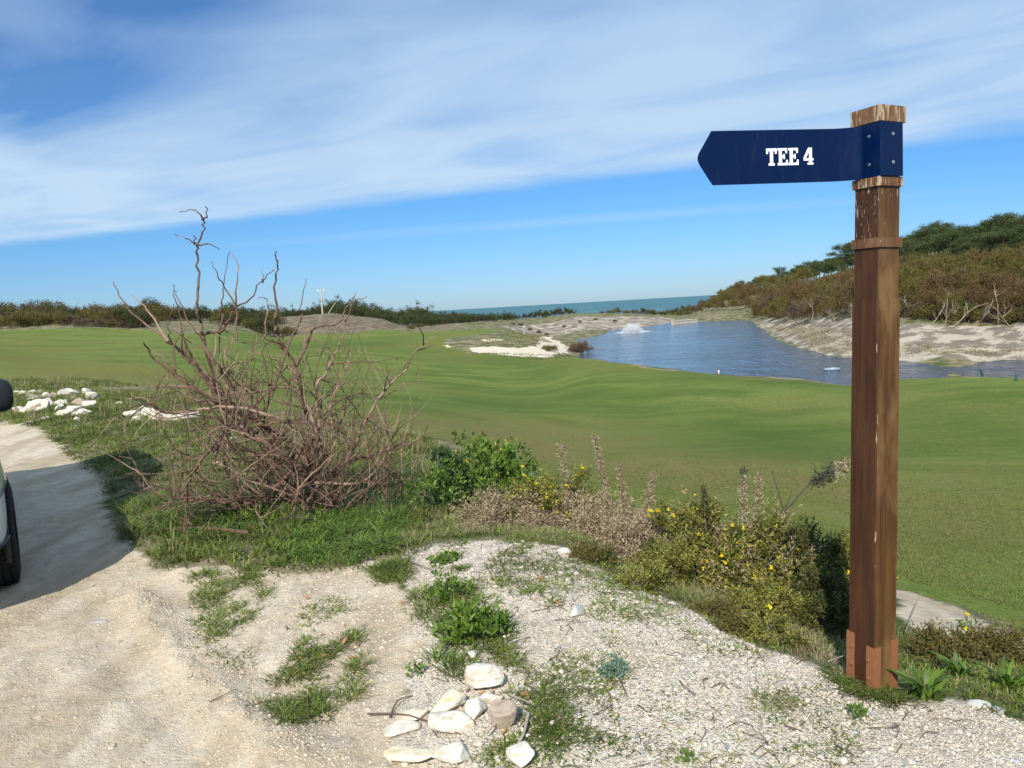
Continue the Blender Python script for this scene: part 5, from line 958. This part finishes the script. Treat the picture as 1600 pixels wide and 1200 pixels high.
for px, py, sx, sy, sz, rz, sd, m_, lb in [(752, 1074, .085, .06, .075, .1, 1, RW, 'largest white stone topping the front pile'), (706, 1108, .085, .055, .045, .5, 2, RY, 'yellowish wedge stone left of the white top stone'), (712, 1138, .085, .05, .045, -.1, 3, RW, 'white fluted stone in the middle of the front pile'), (741, 1122, .05, .045, .04, .3, 4, RW, 'white block between the fluted and the brown stone'),
      (783, 1135, .062, .055, .065, .2, 5, RT, 'rounded tan brown stone in the front pile'), (648, 1122, .065, .045, .025, 0, 6, RY, 'low cream stone at the left of the front pile'), (618, 1148, .075, .045, .022, .3, 7, RW, 'flat white slab left of the front pile'), (640, 1188, .10, .05, .03, .05, 8, RY, 'flat yellow stone near the bottom edge'),
      (708, 1188, .06, .06, .035, .6, 9, RW, 'white stone with rust edge near the bottom edge'), (812, 1190, .045, .05, .045, .2, 10, RW, 'white pointed stone at the bottom right of the pile'), (747, 1165, .025, .012, .01, 0, 11, RW, 'small white chip in front of the fluted stone'), (740, 1030, .022, .03, .02, .3, 12, RW, 'small white stone in grass above the pile'), (765, 1100, .05, .03, .03, .2, 13, RW, 'white stone peeping under the largest white stone')]:
    rock(GH(px, py), sx*1.32, sy*1.25, sz*1.25, rz, sd, m_, lb, gr, sink=.3)
rock(GH(900, 958), .07, .045, .045, .5, 21, RQ, 'pale grey quartz stone on the gravel'); rock(GH(883, 868), .05, .03, .03, .2, 22, RQ, 'grey stone at the upper edge of the gravel'); rock(GH(155, 967), .085, .04, .012, 0, 23, RG, 'flat blue grey stone in the dirt track', cuts=6)
rock(GH(186, 997), .018, .016, .012, 0, 24, RG, 'small blue stone in the dirt track'); rock(GH(1535, 1112), .06, .03, .03, -.2, 25, RQ, 'grey rounded stone at the right by the post', cuts=5); rock(GH(1563, 1120), .03, .02, .02, -.3, 26, RG, 'dark grey stone right of the rounded one')
rock(GH(1062, 1136), .022, .016, .012, 0, 27, RG, 'grey pebble on the gravel in the middle', cuts=5); rock(GH(1185, 1172), .014, .011, .01, 0, 28, RG, 'small dark pebble on the gravel', cuts=5); rock(GH(1158, 1142), .025, .015, .012, .1, 29, RY, 'yellow pebble on the gravel', cuts=5); rock(GH(1042, 1133), .02, .014, .01, .1, 30, RT, 'tan pebble beside the grey one', cuts=5)
for k, (px, py) in enumerate([(930, 985), (1010, 960), (1017, 1012), (925, 1003), (1135, 1062), (1105, 1053)]): rock(GH(px, py), .018, .015, .01, .3*k, 31+k, [RG, RQ][k % 2], 'small loose grey stone on the pale gravel', 'small grey stones on the gravel', cuts=5)
for k, (px, py) in enumerate([(143, 915), (175, 935), (45, 870), (205, 850), (60, 1120), (90, 1045), (175, 1170), (300, 1060), (250, 1080)]): rock(GH(px, py), .03, .02, .007, .7*k, 41+k, [RW, RY][k % 2], 'small pale flat stone pressed into the track', 'flat stones in the track', cuts=6)
gl_ = 'white boulders along the left verge'
LB = [(20, 626, .30, .15, .10), (38, 612, .26, .10, .08), (52, 624, .22, .2, .12), (30, 640, .25, .15, .10), (44, 640, .36, .2, .14), (58, 638, .30, .2, .14), (66, 636, .40, .22, .20), (76, 632, .32, .2, .18), (100, 618, .32, .2, .20), (112, 616, .3, .2, .15), (84, 622, .25, .16, .16), (96, 630, .25, .15, .12), (92, 645, .22, .15, .1), (106, 645, .36, .2, .16), (118, 640, .28, .18, .14), (123, 630, .28, .16, .15), (137, 632, .28, .16, .14), (144, 622, .28, .14, .2), (138, 614, .18, .12, .12), (130, 645, .26, .16, .12), (60, 654, .45, .2, .05), (76, 652, .22, .15, .08), (72, 620, .22, .15, .13), (50, 632, .2, .14, .1)]
for k, (px, py, sx, sy, sz) in enumerate(LB): rock(GH(px, py+4), sx*.8, sy*.8, sz*.95, .3+.2*math.sin(k), 60+k, RW if k % 5 else RT, 'whitish weathered boulder in the heap beside the bend' if k % 5 else 'brownish boulder in the heap beside the bend', 'boulders in the heap by the bend')
_rr = random.Random(3)
for k in range(34):
    px, py = _rr.uniform(24, 150), _rr.uniform(612, 652); rock(GH(px, py), _rr.uniform(.07, .16), _rr.uniform(.05, .1), _rr.uniform(.04, .1), _rr.uniform(0, 3), 160+k, [RW, RT, RQ][k % 3], ['small whitish rubble piece among the boulders by the bend', 'small brown rubble piece among the boulders by the bend', 'small grey rubble piece among the boulders by the bend'][k % 3], 'rubble in the heap by the bend')
for k, (px, py, s_) in enumerate([(186, 630, .14), (210, 648, .2), (222, 640, .2), (236, 650, .26), (250, 655, .3), (266, 655, .28), (282, 655, .26), (297, 652, .22), (305, 648, .18), (215, 655, .15), (120, 655, .12), (372, 675, .16), (388, 682, .14), (362, 690, .12), (350, 685, .12), (410, 690, .1), (398, 735, .10), (430, 775, .08), (345, 725, .08), (420, 700, .12), (380, 745, .07)]):
    rock(GH(px, py+3), s_*.85, s_*.55, s_*.55, .5*math.sin(k*2), 90+k, RW if k % 4 else RY, 'white rock half hidden behind the dead shrub and grass' if k % 4 else 'cream rock half hidden behind the dead shrub and grass', 'white rocks behind the dead shrub')

# ------------------------------------------------------------------ sticks and litter
STK = pm('dead stick', (.13, .085, .055), .85, 0, .1, .35, 18, .4); STP = pm('grey stick', (.36, .31, .26), .85, 0, .1, .3, 18, .4)
def stick(pts, r, label, mat=STK, name='stick', group=None, lift=.012, kids=0):
    P = [GH(x_, y_) for x_, y_ in pts]; o0 = P[0]; P = [p_-o0+Vector((0, 0, lift+.01*math.sin(i*2.1))) for i, p_ in enumerate(P)]; mb = MB(); P = smoothpts(P, 3); mb.tube(P, [r*(1-.5*k/(len(P)-1)) for k in range(len(P))], 6); o = mb.build(name, mat); o.location = o0; tag(o, label, 'stick', group); return o
stick([(390, 843), (350, 841), (300, 838), (252, 839)], .018, 'broken brown branch lying in the grass below the shrub', lift=.04); stick([(236, 764), (200, 778), (165, 788)], .012, 'bent twig at the edge of the car shadow', lift=.04); stick([(160, 822), (230, 817), (300, 833)], .006, 'thin pale twig reaching onto the track', STP)
stick([(575, 1122), (640, 1130), (720, 1153)], .004, 'long thin twig lying across the front stones', lift=.02); stick([(610, 1130), (622, 1105), (645, 1090)], .004, 'curled twig on pale dirt left of the pile'); stick([(800, 1120), (760, 1160)], .006, 'straight grey stick leaning on the brown stone', STP, lift=.03); stick([(826, 1125), (818, 1160), (800, 1180)], .007, 'grey stick right of the stone pile', STP, lift=.02)
stick([(800, 1112), (830, 1127)], .003, 'pale straw lying over the tan stone', STP, lift=.06); stick([(480, 1085), (482, 1125)], .004, 'short dark twig below the grass patch'); stick([(968, 1063), (980, 1095)], .004, 'dark twig below the succulent cushion'); stick([(328, 1108), (372, 1087)], .003, 'short thin twig on the track edge')
stick([(640, 885), (690, 905)], .003, 'thin twig at the gravel corner'); stick([(1295, 1062), (1330, 1050), (1352, 1048)], .003, 'pale straw stalk leaning against the post bracket', STP, lift=.06); stick([(1415, 1000), (1432, 960), (1442, 938)], .003, 'pale bent straw stalk right of the post', STP, lift=.05)
mb = MB(); n = 900
for i in range(n):
    x_, y_ = (scatter(VG1, 1)[0] if i % 3 else scatter(PG, 1)[0]) if i % 5 else scatter(VG2, 1)[0]
    a = srng.uniform(0, 6.28); l_ = srng.uniform(.02, .12); z_ = float(H(x_, y_)); mb.tube([(x_, y_, z_+.008), (x_+math.cos(a)*l_*.5, y_+math.sin(a)*l_*.5, z_+.012+srng.uniform(0, .02)), (x_+math.cos(a+.3)*l_, y_+math.sin(a+.3)*l_, z_+.008)], srng.uniform(.0008, .0022), 4, False)
tag(mb.build('twig_litter', STK), 'tiny dry twigs strewn over verge and gravel', 'twigs', kind='stuff')
pts_ = np.vstack([scatter(wpoly(P_), k) for P_, k in [([(450, 930), (560, 940), (560, 1100), (430, 1080)], 26), ([(690, 1040), (800, 1080), (800, 1150), (740, 1120)], 16), ([(300, 800), (600, 850), (560, 900), (350, 890)], 30), ([(600, 900), (900, 900), (860, 1150), (640, 1000)], 14)]]); n = len(pts_); c = np.c_[pts_, H(pts_[:, 0], pts_[:, 1])+.012]
V_, F_ = leafquads(c, unit(np.c_[rng.normal(size=(n, 2)), rng.normal(size=n)*.25]), rng.uniform(.03, .07, n), rng.uniform(.01, .018, n)); tag(mesh_obj('fallen_leaves', V_, F_, leafmat('fallen leaf', [(.34, .15, .06), (.45, .25, .12), (.25, .14, .09), (.40, .32, .25)], .7, .1, .2)), 'scattered orange brown dead leaves on the dirt', 'leaves', kind='stuff')
# ------------------------------------------------------------------ the vehicle at the left edge, nose towards the camera
CW_, t, b = newmat('white car paint'); b.inputs['Base Color'].default_value = (.62, .66, .70, 1); b.inputs['Roughness'].default_value = .25; b.inputs['Coat Weight'].default_value = .6; b.inputs['Coat Roughness'].default_value = .05
co = t.add('ShaderNodeTexCoord').outputs['Object']; z_ = t.add('ShaderNodeSeparateXYZ', {0: co}).outputs[2]; dn = t.noise(co, 5, 5, .6)
t.l.new(t.mix(t.math('MULTIPLY', t.smooth(z_, .75, .3, 0, .35), dn), (.66, .69, .72), (.45, .38, .29)), b.inputs['Base Color'])
CG, t, b = newmat('car glass'); b.inputs['Base Color'].default_value = (.01, .012, .015, 1); b.inputs['Roughness'].default_value = .04
CB = pm('black plastic', (.015, .016, .018), .5, 0, .4, .2, 30, .1); CT = pm('tyre rubber', (.022, .021, .020), .85, 0, .2, .3, 25, .3); CR = pm('alloy', (.45, .46, .47), .35, .9); CL = pm('headlight lens', (.28, .33, .36), .08, .3); CI = pm('indicator amber', (.6, .22, .03), .2); CRD = pm('tail lamp red', (.35, .01, .01), .15)
CARP = (-3.36, 4.98); car = empty('parked_car', (CARP[0], CARP[1], float(H(*CARP))), R(-53.5)); tag(car, 'white car parked on the track at the left edge', 'car')
ST = [(.86, .46, .34, .66, .80, .38), (.83, .62, .31, .72, .88, .54), (.76, .76, .29, .76, .95, .66), (.64, .845, .285, .82, 1.00, .74), (.48, .885, .285, .88, 1.04, .78), (.30, .90, .29, .92, 1.07, .80), (.0, .895, .29, .95, 1.09, .80), (-.35, .89, .29, .97, 1.11, .80), (-.68, .89, .29, .98, 1.13, .79),
      (-.95, .89, .29, .98, 1.34, .76), (-1.25, .89, .29, .99, 1.68, .74), (-1.50, .89, .29, 1.00, 1.90, .74), (-1.85, .89, .29, 1.01, 1.97, .74), (-2.6, .89, .29, 1.02, 1.98, .74), (-3.2, .885, .29, 1.03, 1.94, .72), (-3.45, .86, .30, 1.03, 1.70, .60), (-3.62, .82, .33, 1.0, 1.30, .60), (-3.70, .76, .38, .92, 1.06, .58), (-3.72, .70, .42, .80, .92, .54)]
YC = -.915
def section(s):
    x, w_, zb, zl, zt, tw = s; return [(0, zb), (w_-.07, zb), (w_-.01, zb+.10), (w_, (zb+zl)*.5), (w_-.012, zl-.05), (w_-.035, zl), (tw+.03, zt-.075), (tw-.05, zt-.02), (tw*.6, zt+.012), (0, zt+.022)]
def sec_at(x):
    for a, c_ in zip(ST[:-1], ST[1:]):
        if a[0] >= x >= c_[0]: q = (a[0]-x)/(a[0]-c_[0]); return section(tuple(a[k]+(c_[k]-a[k])*q for k in range(6)))
    return section(ST[0])
mb = MB(); rings = []
for s in ST:
    sc_ = section(s); ring = [(s[0], YC+y_, z_) for y_, z_ in sc_]+[(s[0], YC-y_, z_) for y_, z_ in sc_[-2:0:-1]]; rings.append(ring)
n = len(rings[0]); vs_ = [v for r_ in rings for v in r_]; fs = [(i*n+k, (i+1)*n+k, (i+1)*n+(k+1) % n, i*n+(k+1) % n) for i in range(len(rings)-1) for k in range(n)]; fs += [tuple(range(n)), tuple(range((len(rings)-1)*n, len(rings)*n))[::-1]]
mb.poly(vs_, fs); body = mb.build('body', CW_, car, smooth=True)
sb = body.modifiers.new('smooth', 'SUBSURF'); sb.levels = 2; sb.render_levels = 2
def patch(name, side, xs, k0, q0, k1, q1, off, mat, sub=5, parent=car):
    """a strip lying on the body surface between two lines of its cross section"""
    g_ = []
    for x in xs:
        s = sec_at(x); a = Vector((s[k0][0], s[k0][1])); c_ = Vector((s[k0+1][0], s[k0+1][1])); e = Vector((s[k1][0], s[k1][1])); f = Vector((s[k1+1][0], s[k1+1][1])) if k1+1 < len(s) else e; p = a.lerp(c_, q0); r_ = e.lerp(f, q1); nn = Vector((r_.y-p.y, -(r_.x-p.x))).normalized()
        g_.append([(x, YC+side*(p.lerp(r_, j/sub).x+nn.x*off), p.lerp(r_, j/sub).y+nn.y*off) for j in range(sub+1)])
    m_ = len(xs); V_ = [v for r_ in g_ for v in r_]; F_ = [(i*(sub+1)+j, (i+1)*(sub+1)+j, (i+1)*(sub+1)+j+1, i*(sub+1)+j+1) for i in range(m_-1) for j in range(sub)]
    o = mesh_obj(name, np.array(V_), F_, mat, parent, smooth=True); sd_ = o.modifiers.new('t', 'SOLIDIFY'); sd_.thickness = .014; sd_.offset = 0; return o
for side in (1, -1):
    patch('front_side_window', side, list(np.linspace(-1.05, -1.75, 5)), 5, .12, 6, .0, .012, CG); patch('rear_side_window', side, list(np.linspace(-1.82, -2.6, 5)), 5, .08, 6, .0, .012, CG); patch('quarter_window', side, list(np.linspace(-2.68, -3.2, 4)), 5, .1, 6, 0, .012, CG)
    patch('sill_trim', side, list(np.linspace(-.40, -2.25, 6)), 1, .2, 2, .6, .012, CB)
    hl = patch('headlight', side, list(np.linspace(.80, .36, 6)), 3, .55, 5, .15, .014, CL)
    patch('tail_lamp', side, [-3.48, -3.58, -3.66], 3, .8, 5, .3, .014, CRD)
    patch('lower_bumper', side, list(np.linspace(.845, .42, 7)), 0, .75, 2, .15, .014, CB)
    dh = MB(); 
    for x_ in (-1.62, -2.42): dh.tube([(x_, YC+side*.905, .90), (x_-.03, YC+side*.935, .905), (x_-.16, YC+side*.935, .905), (x_-.19, YC+side*.905, .90)], .012, 6); o = dh.build('door_handle', CB, car); dh = MB()
    mi = MB(); cx_, cy_, cz_ = -1.02, YC+side*.965, 1.17
    prof = [(.0, .075), (.03, .10), (.08, .115), (.13, .11), (.165, .08), (.18, .03)]
    rings_ = []
    for yy, hh_ in [(-.11, .10), (-.08, .118), (-.02, .128), (.05, .126), (.09, .108), (.11, .07)]:
        rings_.append([(cx_+math.copysign(abs(math.cos(a))**.7, math.cos(a))*.085*(.6+.4*hh_/.128), cy_+side*yy, cz_+math.copysign(abs(math.sin(a))**.7, math.sin(a))*hh_) for a in np.linspace(0, 2*math.pi, 19)[:-1]])
    n_ = 18; mi.poly([v for r_ in rings_ for v in r_], [(i*n_+k, i*n_+(k+1) % n_, (i+1)*n_+(k+1) % n_, (i+1)*n_+k) for i in range(5) for k in range(n_)]+[tuple(range(n_))[::-1], tuple(range(5*n_, 6*n_))])
    mr = mi.build('wing_mirror', CB, car, smooth=True); mm = MB(); mm.tube([(cx_, cy_-side*.10, 1.10), (cx_, cy_-side*.22, 1.04)], [.03, .035], 8); mm.build('mirror_arm', CB, mr); mm = MB(); mm.box(cx_-.092, cx_-.086, cy_-.075, cy_+.075, cz_-.085, cz_+.085); mm.build('mirror_glass', CG, mr)
# windscreen, rear window, grille, plate
def across(name, xs, k0, off, mat):
    V_ = []; m_ = 9
    for x in xs:
        s = sec_at(x); yw = s[7][0]; zt = s[7][1]
        for j in range(m_): q_ = -1+2*j/(m_-1); V_.append((x+off*.5, YC+yw*q_*.97, zt+.030*(1-q_*q_)+off))
    F_ = [(i*m_+j, i*m_+j+1, (i+1)*m_+j+1, (i+1)*m_+j) for i in range(len(xs)-1) for j in range(m_-1)]; o = mesh_obj(name, np.array(V_), F_, mat, car, smooth=True); sd_ = o.modifiers.new('t', 'SOLIDIFY'); sd_.thickness = .01; return o
across('windscreen', list(np.linspace(-.74, -1.46, 7)), 5, .014, CG)
mb = MB(); mb.box(.862, .885, YC-.36, YC+.36, .42, .60); mb.build('grille', CB, car); mb = MB(); mb.box(-3.745, -3.725, YC-.5, YC+.5, 1.05, 1.45); 
mb = MB(); mb.box(-3.76, -3.72, YC-.26, YC+.26, .62, .74); mb.build('number_plate', WHITE, car)
def wheel(x, y, side, steer=0):
    wo = empty('wheel', (x, y, .345), steer); wo.parent = car; r = .345
    mb = MB(); prof = [(-.11, .21), (-.115, .27), (-.105, .318), (-.085, .338), (0, .3445), (.085, .338), (.105, .318), (.115, .27), (.11, .21)]; n = 48; V_ = []
    for a in np.linspace(0, 2*math.pi, n+1)[:-1]:
        for yy, rr in prof: V_.append((math.cos(a)*rr, yy, math.sin(a)*rr))
    m_ = len(prof); mb.poly(V_, [(i*m_+j, i*m_+j+1, ((i+1) % n)*m_+j+1, ((i+1) % n)*m_+j) for i in range(n) for j in range(m_-1)])
    for k in range(60):
        a = 2*math.pi*k/60
        for yy, w_ in ((-.082, .028), (-.040, .030), (.003, .030), (.046, .030), (.086, .026)):
            da = .35*(yy+.1); ca, sa = math.cos(a+da), math.sin(a+da); q = []
            for rr in (.332, .352 if abs(yy) < .06 else .347):
                for t1, t2 in ((-.012, -w_/2), (.012, -w_/2), (.012, w_/2), (-.012, w_/2)): q.append((ca*rr-sa*t1, yy+t2, sa*rr+ca*t1))
            mb.poly(q, [(4, 5, 6, 7), (0, 1, 5, 4), (1, 2, 6, 5), (2, 3, 7, 6), (3, 0, 4, 7)])
    mb.build('tyre', CT, wo)
    mb = MB(); mb.tube([(0, side*.02, 0), (0, side*.075, 0)], [.06, .05], 16)
    rimp = [(math.cos(a)*.212, side*.085, math.sin(a)*.212) for a in np.linspace(0, 2*math.pi, 33)]; mb.tube(rimp, .014, 6, False); mb.tube([(0, -side*.08, 0), (0, side*.0, 0)], [.20, .20], 24)
    for k in range(5):
        a = 2*math.pi*k/5; mb.tube([(0, side*.06, 0), (math.cos(a)*.12, side*.07, math.sin(a)*.12), (math.cos(a)*.21, side*.08, math.sin(a)*.21)], [.035, .026, .022], 6)
    mb.build('rim', CR, wo)
    return wo
for x_, s_ in ((0, 1), (0, -1), (-2.68, 1), (-2.68, -1)):
    y_ = -.085 if s_ > 0 else 2*YC+.085; wheel(x_, y_, s_, R(-4) if x_ == 0 else 0)
    mb = MB(); a = np.linspace(R(-18), R(198), 20); mb.tube([(x_+math.cos(k)*.395, YC+s_*.868, .345+math.sin(k)*.39) for k in a], .018, 6); mb.build('wheel_arch', CB, car)
